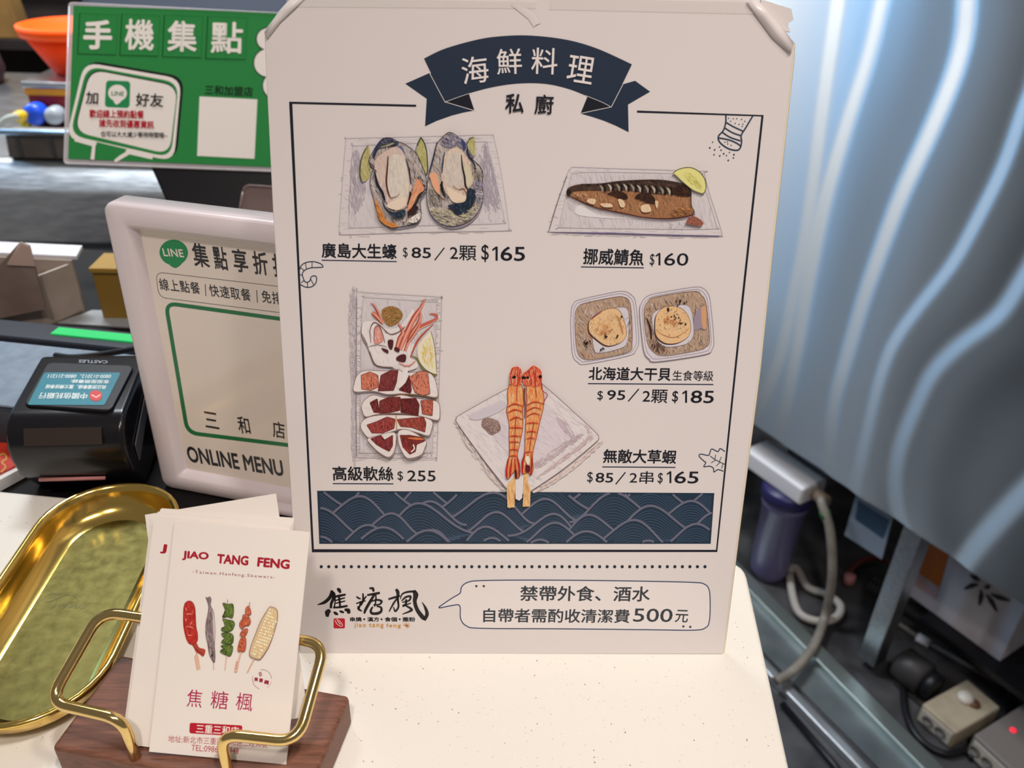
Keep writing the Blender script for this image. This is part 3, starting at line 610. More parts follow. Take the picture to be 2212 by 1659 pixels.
BK2 = [(300, 390), (340, 350), (470, 318), (700, 312), (900, 285), (1150, 270), (1400, 268), (1600, 295), (1730, 335), (1775, 390), (1770, 470), (1620, 440), (1400, 440), (1200, 420), (1000, 395), (820, 400), (600, 395), (420, 400), (330, 420)]
I.poly(BK2, (92, 70, 58)); I.hatch(BK2, [(66, 50, 44), (110, 86, 68), (50, 38, 36), (128, 98, 74), (84, 66, 60), (70, 40, 38)], 210, 20, 60, 10, jit=40)
for k, (x, y) in enumerate([(700, 335), (800, 325), (900, 325), (985, 325), (1070, 330), (1150, 340), (1240, 345), (1320, 350), (1420, 365), (1500, 370)]):
    I.line([(x - 12, y - 10), (x + 20, y + 30), (x + 22, y + 75)], 30, (176, 158, 140) if k % 2 else (150, 136, 118), taper=[.3, 1, .3], smooth=True); I.line([(x + 34, y - 20), (x + 55, y + 30), (x + 50, y + 85)], 26, (38, 32, 34), taper=[.4, 1, .4], smooth=True)
for P in ([(780, 430), (900, 400), (1000, 430), (1020, 490), (930, 490), (840, 450)], [(1110, 480), (1160, 430), (1280, 430), (1340, 480), (1350, 545), (1260, 535), (1170, 500)], [(1540, 400), (1680, 340), (1760, 400), (1760, 450), (1640, 455)]):
    I.poly(P, (66, 42, 32)); I.hatch(P, [(44, 28, 24), (86, 54, 38), (100, 66, 46)], 40, 30, 50, 9)
for P in ([(910, 500), (970, 510), (990, 580), (940, 590)], [(1180, 580), (1270, 560), (1300, 640), (1200, 650)], [(1350, 520), (1390, 530), (1370, 610)], [(560, 490), (640, 500), (620, 560), (540, 530)], [(700, 550), (820, 550), (840, 590), (740, 590)]): I.poly(P, (208, 178, 146)); I.hatch(P, [(216, 190, 160), (196, 160, 126)], 18, 80, 40, 8)
I.hatch([(1560, 600), (1740, 580), (1790, 640), (1640, 700), (1540, 690)], [(176, 126, 76), (196, 148, 96), (120, 80, 54)], 40, 10, 60, 9); I.hatch([(400, 410), (540, 430), (560, 500), (420, 470)], [(196, 150, 116), (170, 120, 90), (206, 166, 140)], 40, 60, 40, 8)
I.line([(300, 450), (400, 492), (520, 548), (650, 600), (800, 632), (1000, 672), (1200, 712), (1450, 730), (1650, 716), (1800, 682)], 17, (92, 48, 36), taper=[.6, 1, .8, 1, .8, 1, .8], smooth=True); I.line([(470, 318), (700, 312), (900, 285), (1150, 270), (1400, 268), (1600, 295), (1730, 335), (1775, 390), (1778, 560), (1815, 640), (1800, 680)], 8, (60, 44, 40), smooth=True); I.poly([(295, 420), (305, 380), (345, 400), (350, 430), (310, 450)], (44, 40, 34))
LE = [(1562, 190), (1610, 150), (1700, 122), (1790, 125), (1880, 175), (1940, 260), (1955, 350), (1940, 410), (1915, 428), (1800, 385), (1680, 290), (1600, 215)]
I.poly(LE, (206, 192, 132)); I.hatch([(1660, 190), (1760, 180), (1870, 260), (1910, 350), (1890, 390), (1780, 320)], [(190, 174, 96), (200, 186, 112), (212, 200, 140), (184, 170, 100)], 60, 50, 60, 11); I.line([(1562, 190), (1610, 150), (1700, 122), (1790, 125), (1880, 175), (1940, 260), (1955, 350), (1940, 410), (1915, 430)], 9, (84, 82, 48), smooth=True); I.line([(1562, 190), (1600, 215), (1680, 290), (1800, 385), (1915, 430)], 6, (150, 140, 110), smooth=True)
SP = [(1720, 760), (1760, 710), (1830, 705), (1900, 750), (1925, 790), (1880, 815), (1800, 805), (1730, 790)]
I.poly(SP, (150, 96, 78)); I.hatch(SP, [(130, 78, 62), (172, 116, 96), (110, 70, 60), (184, 130, 110)], 70, 20, 16, 9, jit=90); I.dots([(I.R.uniform(1500, 1720), I.R.uniform(770, 850)) for _ in range(22)], (3, 6), (130, 116, 112), n=6)
I.build('mackerel_illustration', menu, label='painted grilled mackerel fillet with lemon wedge')

# squid
I = ink((740, 620, 4.367), seed=9); I.k = 1.25
O = [(150, 48), (300, 58), (890, 92), (928, 108), (935, 150), (912, 900), (890, 1580), (875, 1608), (830, 1612), (160, 1606), (132, 1590), (130, 1500), (130, 900), (134, 80)]
tray_art(I, O, [(200, 105), (250, 98), (840, 140), (885, 165), (880, 500), (850, 1500), (830, 1550), (780, 1560), (210, 1560), (168, 1530), (165, 1400), (180, 400)], [(190, 172, 164), (184, 168, 162)], (162, 148, 146))
I.hatch([(60, 160), (128, 100), (128, 1580), (90, 1600), (80, 900)], [(184, 168, 164), (176, 160, 158), (190, 174, 166)], 120, 88, 110, 16, var=5); I.line([(133, 1590), (128, 900), (134, 100)], 8, (140, 126, 128), smooth=True)
SQ = (212, 196, 187)
I.poly([(370, 220), (440, 180), (520, 195), (570, 260), (530, 330), (450, 370), (390, 320)], (152, 116, 66)); I.hatch([(370, 220), (440, 180), (520, 195), (570, 260), (530, 330), (450, 370), (390, 320)], [(170, 132, 80), (130, 96, 50), (186, 148, 100), (110, 80, 44), (176, 120, 90)], 130, 60, 22, 8, jit=80)
B = [(200, 330), (250, 320), (330, 320), (400, 380), (480, 390), (560, 350), (640, 240), (670, 210), (690, 330), (640, 500), (690, 560), (640, 660), (700, 690), (700, 760), (540, 800), (480, 760), (320, 730), (270, 640), (240, 560), (190, 470), (182, 390)]
I.poly([(x - 8, y + 12) for x, y in B], (130, 116, 112)); I.poly(B, SQ); I.hatch(B, [(222, 208, 198), (206, 188, 180), (214, 196, 188), (196, 178, 174)], 120, 70, 60, 9, var=6)
I.line([(600, 470), (700, 390), (800, 340), (880, 300), (880, 260), (820, 250)], 30, (186, 100, 80), taper=[1.2, 1.2, 1, .9, .8, .2], smooth=True); I.line([(620, 500), (720, 400), (830, 345), (890, 300)], 12, (216, 160, 140), smooth=True, taper=[1, .8, .6, .2]); I.line([(640, 660), (700, 520), (760, 440), (860, 345)], 20, (176, 92, 74), taper=[.5, 1, .8, .2], smooth=True)
for P, w, tp in (([(540, 590), (600, 440), (680, 280), (740, 190), (785, 105)], 48, [.8, 1.2, 1.1, .6, .1]), ([(590, 600), (650, 440), (720, 330), (740, 240)], 38, [.7, 1, 1, .5]), ([(510, 580), (540, 480), (570, 420), (530, 340)], 40, [.8, 1, 1, .3]), ([(620, 520), (690, 420), (740, 330)], 30, [.8, 1, .5]), ([(380, 330), (340, 240), (300, 170), (270, 150)], 24, [.4, 1, .7, .3]), ([(380, 340), (310, 260), (280, 240)], 46, [.4, 1, .6])):
    I.line(P, w, (190, 112, 90), taper=tp, smooth=True); I.line([(x + 5, y + 2) for x, y in P], w * .35, (214, 150, 128), taper=tp, smooth=True); I.line([(x - w * .34, y) for x, y in P], 6, (120, 48, 40), taper=[.5, 1, .7, .2], smooth=True)
I.poly([(300, 520), (310, 390), (345, 365), (375, 430), (380, 510)], (204, 140, 124)); I.hatch([(300, 520), (310, 390), (345, 365), (375, 430), (380, 510)], [(214, 154, 138), (184, 112, 96), (220, 176, 160)], 30, 80, 50, 8)
for P, w in (([(270, 520), (262, 400), (300, 330), (370, 370), (420, 430)], 9), ([(300, 510), (305, 390), (345, 362), (380, 440), (400, 520)], 9), ([(380, 380), (450, 440), (530, 420), (590, 370)], 9), ([(240, 560), (330, 540), (420, 560)], 6), ([(260, 600), (300, 710), (360, 745), (480, 750)], 9), ([(185, 440), (240, 545)], 8)): I.line(P, w, (120, 84, 80), smooth=True, taper=[.5, 1, .6])
for P in ([(430, 500), (480, 500), (470, 580), (440, 570)], [(370, 570), (430, 590), (430, 620), (390, 600)], [(500, 560), (540, 580), (530, 610), (490, 590)], [(510, 660), (560, 630), (600, 640), (590, 700), (520, 690)]): I.poly(P, (92, 44, 46))
I.line([(530, 710), (620, 740), (690, 690)], 14, (196, 130, 116), smooth=True, taper=[.5, 1, .4])
LM = [(830, 420), (860, 520), (880, 700), (890, 810), (800, 780), (730, 700), (708, 610), (720, 540), (780, 460)]
I.poly(LM, (216, 200, 168)); I.hatch([(790, 480), (840, 500), (860, 640), (850, 760), (780, 720), (740, 620)], [(214, 178, 112), (222, 192, 130), (206, 170, 104)], 60, 80, 60, 10); I.line([(650, 645), (700, 670), (760, 770), (830, 815), (895, 825)], 16, (122, 112, 62), taper=[.5, 1, 1, 1.3, .8], smooth=True); I.line([(835, 415), (870, 560), (890, 800)], 5, (110, 100, 80), smooth=True)
def ring(P, cells):
    I.poly([(x + 4, y + 9) for x, y in P], (150, 130, 124)); I.poly(P, SQ); I.hatch(P, [(222, 208, 198), (208, 188, 178), (220, 190, 172)], 50, 8, 60, 9, var=5); I.line(P, 5, (140, 104, 92), smooth=True, closed=True)
    for Q, base in cells:
        Q = rquad(grow(Q, 1.10), 9, 3); I.poly(Q, base, smooth=False); I.hatch(Q, [tuple(max(0, v - 26) for v in base), tuple(min(255, v + 22) for v in base), (min(255, base[0] + 34), base[1] + 10, base[2]), (84, 32, 34)], 70, 78, 34, 8, jit=25, smooth=False); I.line(Q, 4, (110, 52, 46), closed=True)
ring([(115, 900), (150, 815), (230, 780), (400, 785), (520, 770), (600, 800), (790, 795), (860, 840), (890, 930), (890, 1030), (740, 1010), (560, 1000), (420, 1005), (290, 975), (118, 980)],
     [([(185, 830), (260, 800), (330, 830), (340, 930), (270, 960), (190, 950)], (192, 118, 94)), ([(370, 830), (450, 790), (520, 785), (505, 890), (480, 960), (345, 965), (360, 900)], (128, 62, 60)), ([(540, 960), (600, 900), (630, 830), (650, 960), (640, 990)], (104, 42, 44)), ([(640, 850), (720, 800), (800, 800), (820, 990), (760, 1005), (690, 980)], (194, 122, 98))])
I.poly([(570, 790), (620, 750), (600, 880), (540, 945), (520, 930)], (226, 210, 198)); I.line([(530, 1005), (700, 1010), (900, 1045)], 8, (140, 100, 70), smooth=True)
ring([(185, 1100), (230, 1040), (300, 1010), (420, 1035), (560, 1010), (700, 1040), (860, 1060), (910, 1090), (920, 1170), (900, 1245), (760, 1215), (640, 1190), (500, 1180), (340, 1190), (225, 1215), (190, 1160)],
     [([(265, 1085), (330, 1050), (350, 1170), (300, 1170)], (112, 46, 46)), ([(360, 1070), (440, 1035), (540, 1035), (535, 1150), (440, 1170), (360, 1175)], (122, 54, 50)), ([(560, 1050), (690, 1045), (720, 1100), (710, 1195), (560, 1165)], (108, 44, 44)), ([(745, 1065), (850, 1060), (845, 1195), (760, 1180)], (176, 100, 80))])
ring([(175, 1290), (220, 1230), (330, 1200), (500, 1195), (640, 1200), (780, 1220), (850, 1260), (840, 1340), (810, 1390), (700, 1360), (560, 1330), (480, 1350), (380, 1385), (270, 1420), (200, 1360)],
     [([(245, 1290), (330, 1260), (420, 1220), (490, 1240), (480, 1320), (380, 1360), (290, 1360)], (150, 70, 64)), ([(530, 1240), (640, 1230), (760, 1220), (780, 1270), (770, 1350), (660, 1310), (560, 1300)], (152, 76, 64))])
I.line([(508, 1195), (515, 1330)], 12, (190, 150, 110), smooth=True)
ring([(240, 1420), (330, 1390), (440, 1360), (505, 1370), (505, 1480), (480, 1560), (430, 1590), (340, 1540), (270, 1470)], [([(280, 1420), (370, 1390), (400, 1430), (470, 1390), (470, 1480), (440, 1530), (380, 1500), (330, 1470)], (130, 54, 54))])
ring([(530, 1350), (600, 1330), (700, 1370), (790, 1440), (780, 1500), (740, 1570), (620, 1600), (560, 1530), (530, 1440)], [([(555, 1390), (640, 1390), (760, 1410), (770, 1440), (700, 1470), (690, 1530), (640, 1555), (580, 1490)], (128, 54, 48))])
I.line([(620, 1410), (700, 1415), (770, 1420)], 22, (200, 116, 72), smooth=True, taper=[.3, 1, .5]); I.line([(650, 1540), (680, 1510), (670, 1470)], 12, (226, 206, 190), smooth=True)
I.build('squid_illustration', menu, label='painted sliced squid on a long dish')

# scallops in foil trays
I = ink((1220, 610, 6.506), seed=13); I.k = 1.2
def foil(O, Nn, inner, flo, sc, cols):
    I.poly(O, (200, 184, 180)); I.hatch(O, [(212, 198, 194), (184, 168, 170), (196, 180, 178)], 150, 40, 40, 8, jit=70, var=7); I.line(O, 6, (118, 106, 112), smooth=True, closed=True)
    I.line(Nn, 5, (140, 128, 134), smooth=True, closed=True); I.poly(inner, (172, 142, 118))
    I.hatch(inner, cols, 330, 75, 90, 9, jit=35, var=18); I.line(inner, 6, (120, 94, 80), smooth=True, closed=True)
    I.poly(flo, (196, 182, 178)); I.hatch(flo, [(206, 194, 192), (180, 168, 174), (190, 170, 160)], 50, 40, 50, 8); I.line(flo, 5, (140, 126, 126), smooth=True, closed=True)
    I.poly([(x - 14, y + 16) for x, y in sc], (84, 56, 50)); I.poly(sc, (214, 170, 126)); I.hatch(sc, [(222, 182, 140), (204, 156, 112), (216, 176, 136), (224, 190, 152)], 150, 30, 60, 10, jit=60); I.line(sc, 5, (120, 84, 66), smooth=True, closed=True)
O1 = [(90, 400), (130, 290), (220, 240), (700, 135), (850, 130), (940, 180), (995, 280), (1030, 650), (1040, 850), (1000, 950), (900, 1030), (300, 1150), (180, 1120), (110, 1020), (85, 700)]
foil(O1, grow(O1, .93), [(150, 420), (200, 330), (300, 285), (700, 205), (830, 205), (910, 270), (940, 500), (945, 850), (880, 980), (400, 1080), (240, 1060), (170, 940), (145, 650)],
     [(370, 480), (560, 390), (760, 350), (880, 380), (900, 600), (870, 850), (760, 930), (480, 990), (410, 930), (380, 700)],
     [(335, 590), (370, 500), (500, 410), (640, 360), (740, 375), (800, 450), (850, 600), (865, 730), (800, 830), (660, 885), (560, 875), (450, 800), (350, 700)],
     [(186, 140, 104), (150, 110, 86), (206, 184, 166), (120, 90, 76), (210, 194, 184), (150, 112, 100), (176, 162, 160)])
O2 = [(1050, 380), (1090, 260), (1180, 180), (1400, 130), (1800, 65), (1940, 80), (2020, 180), (2050, 350), (2090, 800), (2070, 930), (1960, 1010), (1300, 1110), (1180, 1070), (1110, 960), (1070, 650)]
foil(O2, grow(O2, .93), [(1110, 420), (1160, 270), (1280, 200), (1800, 120), (1920, 180), (1985, 320), (2030, 800), (1980, 900), (1860, 950), (1400, 1025), (1230, 960), (1150, 800)],
     [(1240, 430), (1400, 350), (1650, 310), (1760, 360), (1800, 560), (1800, 740), (1700, 860), (1420, 900), (1290, 800), (1230, 600)],
     [(1265, 560), (1290, 440), (1380, 350), (1500, 325), (1630, 360), (1720, 450), (1765, 600), (1740, 740), (1640, 820), (1520, 855), (1390, 840), (1280, 740)],
     [(160, 130, 108), (106, 80, 72), (196, 172, 154), (84, 62, 58), (208, 192, 180), (178, 134, 102), (146, 130, 134)])
I.poly([(1830, 430), (1960, 340), (1980, 640), (1900, 640), (1810, 660)], (150, 132, 138)); I.poly([(1910, 370), (1975, 345), (1980, 620), (1930, 620)], (196, 146, 108)); I.hatch([(1190, 830), (1300, 830), (1440, 940), (1380, 1010), (1230, 940)], [(84, 50, 50), (60, 40, 42), (110, 70, 60)], 60, 100, 60, 10); I.line([(1150, 500), (1200, 650), (1210, 800)], 34, (66, 44, 40), smooth=True, taper=[.3, 1, .4])
I.line([(370, 510), (430, 450), (520, 400)], 16, (140, 60, 44), smooth=True, taper=[.4, 1, .4]); I.line([(700, 440), (760, 520), (800, 650), (820, 720)], 14, (176, 116, 74), smooth=True, taper=[.3, 1, 1, .3]); I.line([(1290, 670), (1400, 740), (1560, 760), (1740, 640)], 8, (170, 116, 84), smooth=True, taper=[.3, 1, 1, .3])
for c in ((540, 660), (1500, 540)):
    P = [(c[0] + 130 * math.cos(t), c[1] + 80 * math.sin(t)) for t in [k * .7 for k in range(9)]]; I.hatch(P, [(190, 116, 62), (206, 140, 84), (170, 100, 56)], 40, 40, 50, 9, jit=70)
def pep(cx, cy, rx, ry, n, r): I.dots([(cx + rx * I.R.gauss(0, .45), cy + ry * I.R.gauss(0, .45)) for _ in range(n)], r, (58, 40, 36), n=7)
pep(580, 640, 240, 230, 70, (2.5, 6)); pep(1500, 540, 240, 230, 60, (2.5, 6)); pep(560, 760, 60, 40, 4, (10, 17)); pep(720, 750, 40, 30, 3, (9, 15)); pep(1450, 380, 50, 40, 4, (8, 16)); pep(1640, 580, 50, 30, 4, (8, 16)); pep(1540, 480, 60, 30, 6, (7, 12)); pep(300, 840, 60, 60, 12, (5, 16)); pep(520, 940, 40, 40, 6, (6, 13)); pep(900, 520, 40, 140, 12, (4, 9)); pep(1600, 280, 120, 60, 12, (5, 14)); pep(790, 470, 30, 20, 4, (8, 13))
I.build('scallop_illustration', menu, label='two painted scallops in foil trays')

# prawns on sticks
I = ink((970, 770, 4.879), seed=17, base=0.0007); I.k = 1.2
PL = [(640, 320), (900, 230), (985, 285), (1250, 520), (1540, 790), (1572, 850), (1540, 900), (1200, 1180), (860, 1410), (790, 1440), (610, 1400), (330, 1040), (90, 700), (80, 650), (130, 600)]
I.hatch([(120, 740), (330, 1060), (600, 1410), (560, 1400), (300, 1110), (60, 700)], [(204, 184, 172), (196, 176, 168)], 60, 55, 80, 16, var=5); I.hatch([(900, 1400), (1250, 1170), (1570, 900), (1600, 930), (1250, 1230), (960, 1410)], [(206, 182, 170), (198, 176, 166)], 90, 140, 80, 16, var=5)
I.poly(PL, (206, 190, 182)); I.hatch(PL, [(212, 198, 190), (198, 182, 176), (204, 186, 180)], 260, 40, 110, 16, var=5); I.line(PL, 6, (140, 120, 116), smooth=True, closed=True); I.line([(100, 720), (330, 1040), (610, 1395)], 9, (110, 96, 96), smooth=True)
I.poly([(520, 640), (640, 560), (1010, 540), (1300, 840), (900, 1110), (660, 1030), (480, 840)], (200, 182, 178)); I.hatch([(520, 640), (640, 560), (1010, 540), (1300, 840), (900, 1110), (660, 1030), (480, 840)], [(206, 190, 186), (192, 174, 172)], 90, 40, 100, 15, var=5)
I.hatch([(1140, 640), (1240, 700), (1330, 830), (1280, 860), (1150, 700)], [(180, 158, 158), (188, 166, 162)], 40, 45, 80, 14, var=5); I.hatch([(1300, 840), (1400, 840), (960, 1160), (900, 1120)], [(180, 156, 154), (190, 168, 162)], 70, 142, 80, 14, var=5); I.hatch([(1430, 720), (1510, 820), (1480, 890), (1000, 1240), (960, 1230), (1440, 860)], [(188, 160, 154), (196, 172, 164)], 80, 140, 80, 12, var=5)
I.poly([(220, 620), (540, 470), (600, 520), (480, 600), (300, 660)], (192, 176, 174)); I.poly([(700, 1260), (785, 1250), (770, 1480), (740, 1510), (700, 1490)], (206, 190, 182), smooth=False)
S2 = [(345, 720), (360, 650), (430, 640), (520, 680), (545, 760), (500, 800), (440, 815), (390, 770)]
I.poly(S2, (146, 118, 108)); I.hatch(S2, [(120, 94, 88), (170, 142, 130), (100, 78, 74), (186, 158, 146)], 110, 40, 18, 10, jit=90)
ST = (222, 168, 116)
I.poly([(695, 1250), (690, 1580), (615, 1582), (608, 1350), (650, 1300)], ST, smooth=False); I.poly([(790, 1215), (835, 1215), (830, 1320), (858, 1390), (852, 1570), (775, 1572), (785, 1400)], ST, smooth=False)
I.hatch([(700, 1300), (690, 1575), (620, 1575), (615, 1360)], [(206, 140, 92), (232, 186, 136), (190, 124, 80)], 26, 90, 90, 8, smooth=False); I.hatch([(795, 1250), (830, 1330), (850, 1400), (848, 1565), (780, 1565)], [(206, 140, 92), (232, 186, 136), (190, 124, 80)], 26, 90, 90, 8, smooth=False)
OR1 = (226, 140, 86)
A = [(640, 290), (740, 280), (775, 330), (790, 450), (775, 560), (778, 720), (755, 860), (735, 950), (720, 1040), (745, 1140), (740, 1260), (700, 1270), (690, 1200), (620, 1280), (598, 1220), (615, 1090), (635, 1030), (632, 850), (632, 700), (605, 560), (620, 480), (615, 380)]
Bp = [(830, 280), (960, 260), (985, 360), (1000, 440), (990, 540), (955, 680), (920, 840), (885, 980), (880, 1080), (885, 1180), (860, 1240), (830, 1210), (780, 1220), (765, 1110), (795, 1000), (800, 820), (810, 640), (815, 500), (815, 360)]
for P in (A, Bp):
    I.poly(P, OR1); I.hatch(P, [(234, 158, 100), (216, 118, 66), (240, 176, 124), (224, 130, 78), (236, 190, 150)], 200, 88, 70, 9, jit=15); I.line(P, 6, (150, 60, 40), smooth=True, closed=True)
H1 = [(650, 290), (640, 200), (660, 115), (720, 100), (760, 130), (770, 220), (745, 290)]; H2 = [(780, 280), (775, 180), (830, 130), (880, 88), (920, 100), (970, 150), (975, 260), (930, 310), (830, 300)]
for P in (H1, H2):
    I.poly(P, (206, 100, 68)); I.hatch(P, [(176, 52, 40), (226, 140, 100), (196, 76, 52), (236, 176, 140)], 90, 88, 60, 8, jit=25)
for P in ([(665, 110), (650, 200), (655, 280)], [(720, 95), (725, 200), (715, 330), (712, 460)], [(745, 120), (740, 260)], [(880, 95), (900, 200), (910, 320), (920, 420)], [(905, 95), (915, 250)], [(960, 150), (970, 280), (985, 350), (1035, 390), (1010, 440), (985, 500)], [(830, 140), (870, 250), (850, 300)], [(790, 180), (850, 130), (880, 100)]): I.line(P, 9, (172, 46, 36), smooth=True, taper=[.5, 1, .6])
I.dots([(678, 210), (690, 205), (780, 212), (800, 215), (828, 212), (955, 205), (962, 200)], (12, 17), (24, 22, 24)); I.line([(795, 320), (790, 420), (800, 520), (795, 640)], 20, (120, 70, 60), smooth=True, taper=[1, 1, .7, .4])
for y, k in ((500, 0), (560, 0), (640, 0), (740, 0), (828, 0), (890, 0), (970, 0), (1035, 0)):
    w0 = 612 + (y > 600) * 22; w1 = 778 - max(0, y - 740) * .2
    I.line([(w0 + 4, y + 22), ((w0 + w1) / 2, y - 12), (w1 - 2, y + 14)] if y < 700 else [(w0 + 2, y), ((w0 + w1) / 2, y - 3), (w1 - 4, y + 2)], 13, (184, 50, 34), smooth=True, taper=[.5, 1, .5])
for y in (480, 540, 600, 690, 780, 850, 995):
    w0 = 812 - max(0, y - 800) * .1; w1 = 990 - max(0, y - 480) * .21
    I.line([(w0 + 2, y + 24), ((w0 + w1) / 2, y - 14), (w1 - 4, y + 6)] if y < 650 else [(w0 + 2, y + 4), ((w0 + w1) / 2, y - 5), (w1 - 3, y + 4)], 12, (188, 62, 40), smooth=True, taper=[.5, 1, .5])
I.line([(705, 620), (695, 800), (688, 1000)], 6, (150, 60, 40), smooth=True); I.line([(895, 680), (865, 830), (845, 980)], 6, (150, 60, 40), smooth=True)
for P in ([(630, 1050), (605, 1180), (612, 1270)], [(665, 1050), (650, 1160), (640, 1260)], [(690, 1050), (700, 1170), (715, 1265)], [(715, 1050), (740, 1160), (735, 1250)], [(800, 1000), (775, 1110), (770, 1220)], [(830, 1010), (820, 1120), (800, 1200)], [(865, 1010), (870, 1120), (860, 1235)]): I.line(P, 18, (172, 40, 34), smooth=True, taper=[.3, .8, 1.2, .6])
I.poly([(690, 1180), (710, 1190), (712, 1262), (695, 1262)], (80, 22, 24)); I.poly([(805, 1130), (850, 1140), (845, 1200), (815, 1200)], (96, 22, 30)); I.poly([(800, 1060), (830, 1130), (850, 1080), (830, 1030)], (236, 196, 170))
I.build('prawn_illustration', menu, label='two painted prawns on sticks over a square dish')
# ------------------------------------------------------------------ business card holder and cards
M_BRASS = mat('polished_brass', (0.82, 0.60, 0.24, 1), 0.13, metal=1.0)
M_WOOD = noisy(mat('walnut', rgb(110, 66, 48), 0.42), rgb(84, 50, 37), rgb(134, 90, 70), 60, 8, rough=(0.42, 0.58), stretch=(1.0, 12.0, 12.0), lo=0.25, hi=0.75, dist=0.5)
M_CARD = mat('card_stock', (0.80, 0.745, 0.685, 1), 0.55)
BT = 0.0186                                              # height of the wooden block
ba, bb, bc = onz(258, 1430, BT), onz(109, 1614, BT), onz(756, 1501, BT)
bx = (bc - ba).normalized(); b2_ = (ba - bb).normalized(); b3_ = Vector((b2_.y, -b2_.x, 0)); bx = (bx * .6 + b3_ * .4).normalized(); by = Vector((-bx.y, bx.x, 0)); blen = (bc - bb).dot(bx); bw = (bc - bb).dot(by)
bcn = (bb + bc) / 2; bw = abs((bb - ba).dot(by)) if bw < .03 else bw
holder = thing('card_holder', (bcn.x, bcn.y, 0), 'walnut block business card holder with a bent brass wire frame', 'card holder')
bm = bmesh.new()
add_hull(bm, *boxpts((bcn.x, bcn.y, 0), bx, by, Z, blen, bw, BT))
frombm('wooden_base', bm, M_WOOD, holder, bevel=0.0022, seg=3)
WR = 0.0023
WP = [Vector(p) for p in ((-0.0512, -0.0693, BT - .006), (-0.0520, -0.0685, 0.0412), (-0.0845, -0.0600, 0.0405), (-0.0703, -0.0318, 0.0618), (0.0240, -0.0420, 0.0545), (0.0178, -0.0768, 0.0385), (-0.0128, -0.0738, 0.0395), (-0.0110, -0.0795, BT - .006))]
tube('wire_frame', fillet(WP, 0.0085, 8), WR, M_BRASS, holder, seg=20)['label'] = 'polished brass wire frame'

CB = [Vector(p) for p in ((-0.0455, -0.0687, 0.021), (0.0104, -0.0728, 0.0189), (-0.0389, -0.0157, 0.0978), (0.0170, -0.0198, 0.0957))]
cex = (CB[1] - CB[0] + CB[3] - CB[2]).normalized(); CARD0 = Plane(CB[0], cex, CB[2] - CB[0] + CB[3] - CB[1])
CWd = ((CB[1] - CB[0]).length + (CB[3] - CB[2]).length) / 2; CHt = ((CB[2] - CB[0]).length + (CB[3] - CB[1]).length) / 2
G_CARD = 'business cards in the holder'
CT = 0.00042
def card(depth, tl, tr, label, group=G_CARD, dv=0.0):
    """a card in a plane parallel to the front one, depth behind it, top edge from tl to tr (photo pixels)"""
    q = CARD0.n * -depth; Pl = Plane(CARD0.O + q, CARD0.ex, CARD0.ey)
    a = Pl.px(*tl); b = Pl.px(*tr); ex = (b - a).normalized(); ey = Pl.n.cross(ex)
    K = Plane(a - ey * CHt, ex, ey)
    t = thing('business_card', K.P(CWd / 2, 0), label, 'business card', group)
    base = [K.P(u, v, -CT) for u, v in ((0, 0), (CWd, 0), (CWd, CHt), (0, CHt))]
    prism('card_sheet', base, K.n * CT, M_CARD, t)
    return t, K
RED = (158, 16, 36)
front, K0 = card(0.0, (378, 1124.5), (663.5, 1150.5), 'front business card in full view with red lettering and five printed skewers')
def cink(xf=(0, 0, 1), seed=1, base=0.00004): return Ink(K0, (222, 206, 190), (0.80, 0.745, 0.685), base, xf, seed)
for t, bl, br in (('JIAO', (393, 1210), (450, 1214)), ('TANG', (468, 1217), (536, 1222)), ('FENG', (555, 1224), (625, 1230))):
    I = cink(); I.text(t, bl, br, 21, RED, .045); I.build('brand_lettering', front, label='bold red lettering')
I = cink(); I.text('-Taiwan.Hanfang.Skewers-', (415, 1240), (594, 1252), 8.5, (140, 40, 56), .0, 1.25); I.build('tagline_lettering', front)
I = cink((380, 1270, 6.9125), seed=21); I.k = 1.2
STK = (214, 172, 146)
I.poly([(280, 1040), (310, 960), (340, 1030), (368, 1215), (315, 1230)], STK, smooth=False); I.line([(315, 1230), (280, 1040), (310, 960)], 4, (150, 100, 80))
SA = [(120, 280), (150, 215), (200, 192), (250, 215), (285, 290), (295, 420), (305, 580), (325, 680), (325, 780), (290, 835), (235, 848), (180, 810), (140, 700), (115, 560), (112, 400)]
I.poly([(240, 840), (310, 830), (350, 890), (440, 925), (410, 1025), (350, 990), (300, 960), (270, 900)], (176, 78, 58)); I.line([(260, 860), (330, 940), (420, 1000)], 14, (110, 44, 36), smooth=True, taper=[.4, 1, .4])
I.poly(SA, (186, 56, 44)); I.hatch(SA, [(204, 70, 52), (164, 40, 36), (196, 84, 60), (150, 36, 34)], 130, 80, 70, 12); I.line(SA, 6, (140, 50, 50), smooth=True, closed=True)
for P in ([(150, 400), (200, 385), (250, 395)], [(150, 575), (220, 580), (270, 610)], [(180, 700), (240, 710)], [(160, 500), (150, 450)], [(240, 500), (220, 550)], [(150, 290), (160, 340)], [(250, 360), (255, 370)]): I.line(P, 14, (226, 150, 130), smooth=True, taper=[.3, 1, .3])
FS = [(450, 140), (475, 150), (500, 130), (530, 160), (520, 260), (560, 340), (580, 480), (590, 640), (580, 850), (590, 1000), (580, 1110), (545, 1080), (500, 980), (480, 850), (450, 700), (450, 540), (480, 380), (490, 260)]
I.line([(560, 1100), (568, 1220)], 16, STK); I.poly(FS, (146, 124, 118), n=3); I.hatch(FS, [(120, 98, 94), (168, 146, 138), (98, 78, 76), (186, 166, 156), (134, 108, 100)], 150, 84, 80, 10); I.line(FS, 5, (104, 82, 80), smooth=True, closed=True, n=3)
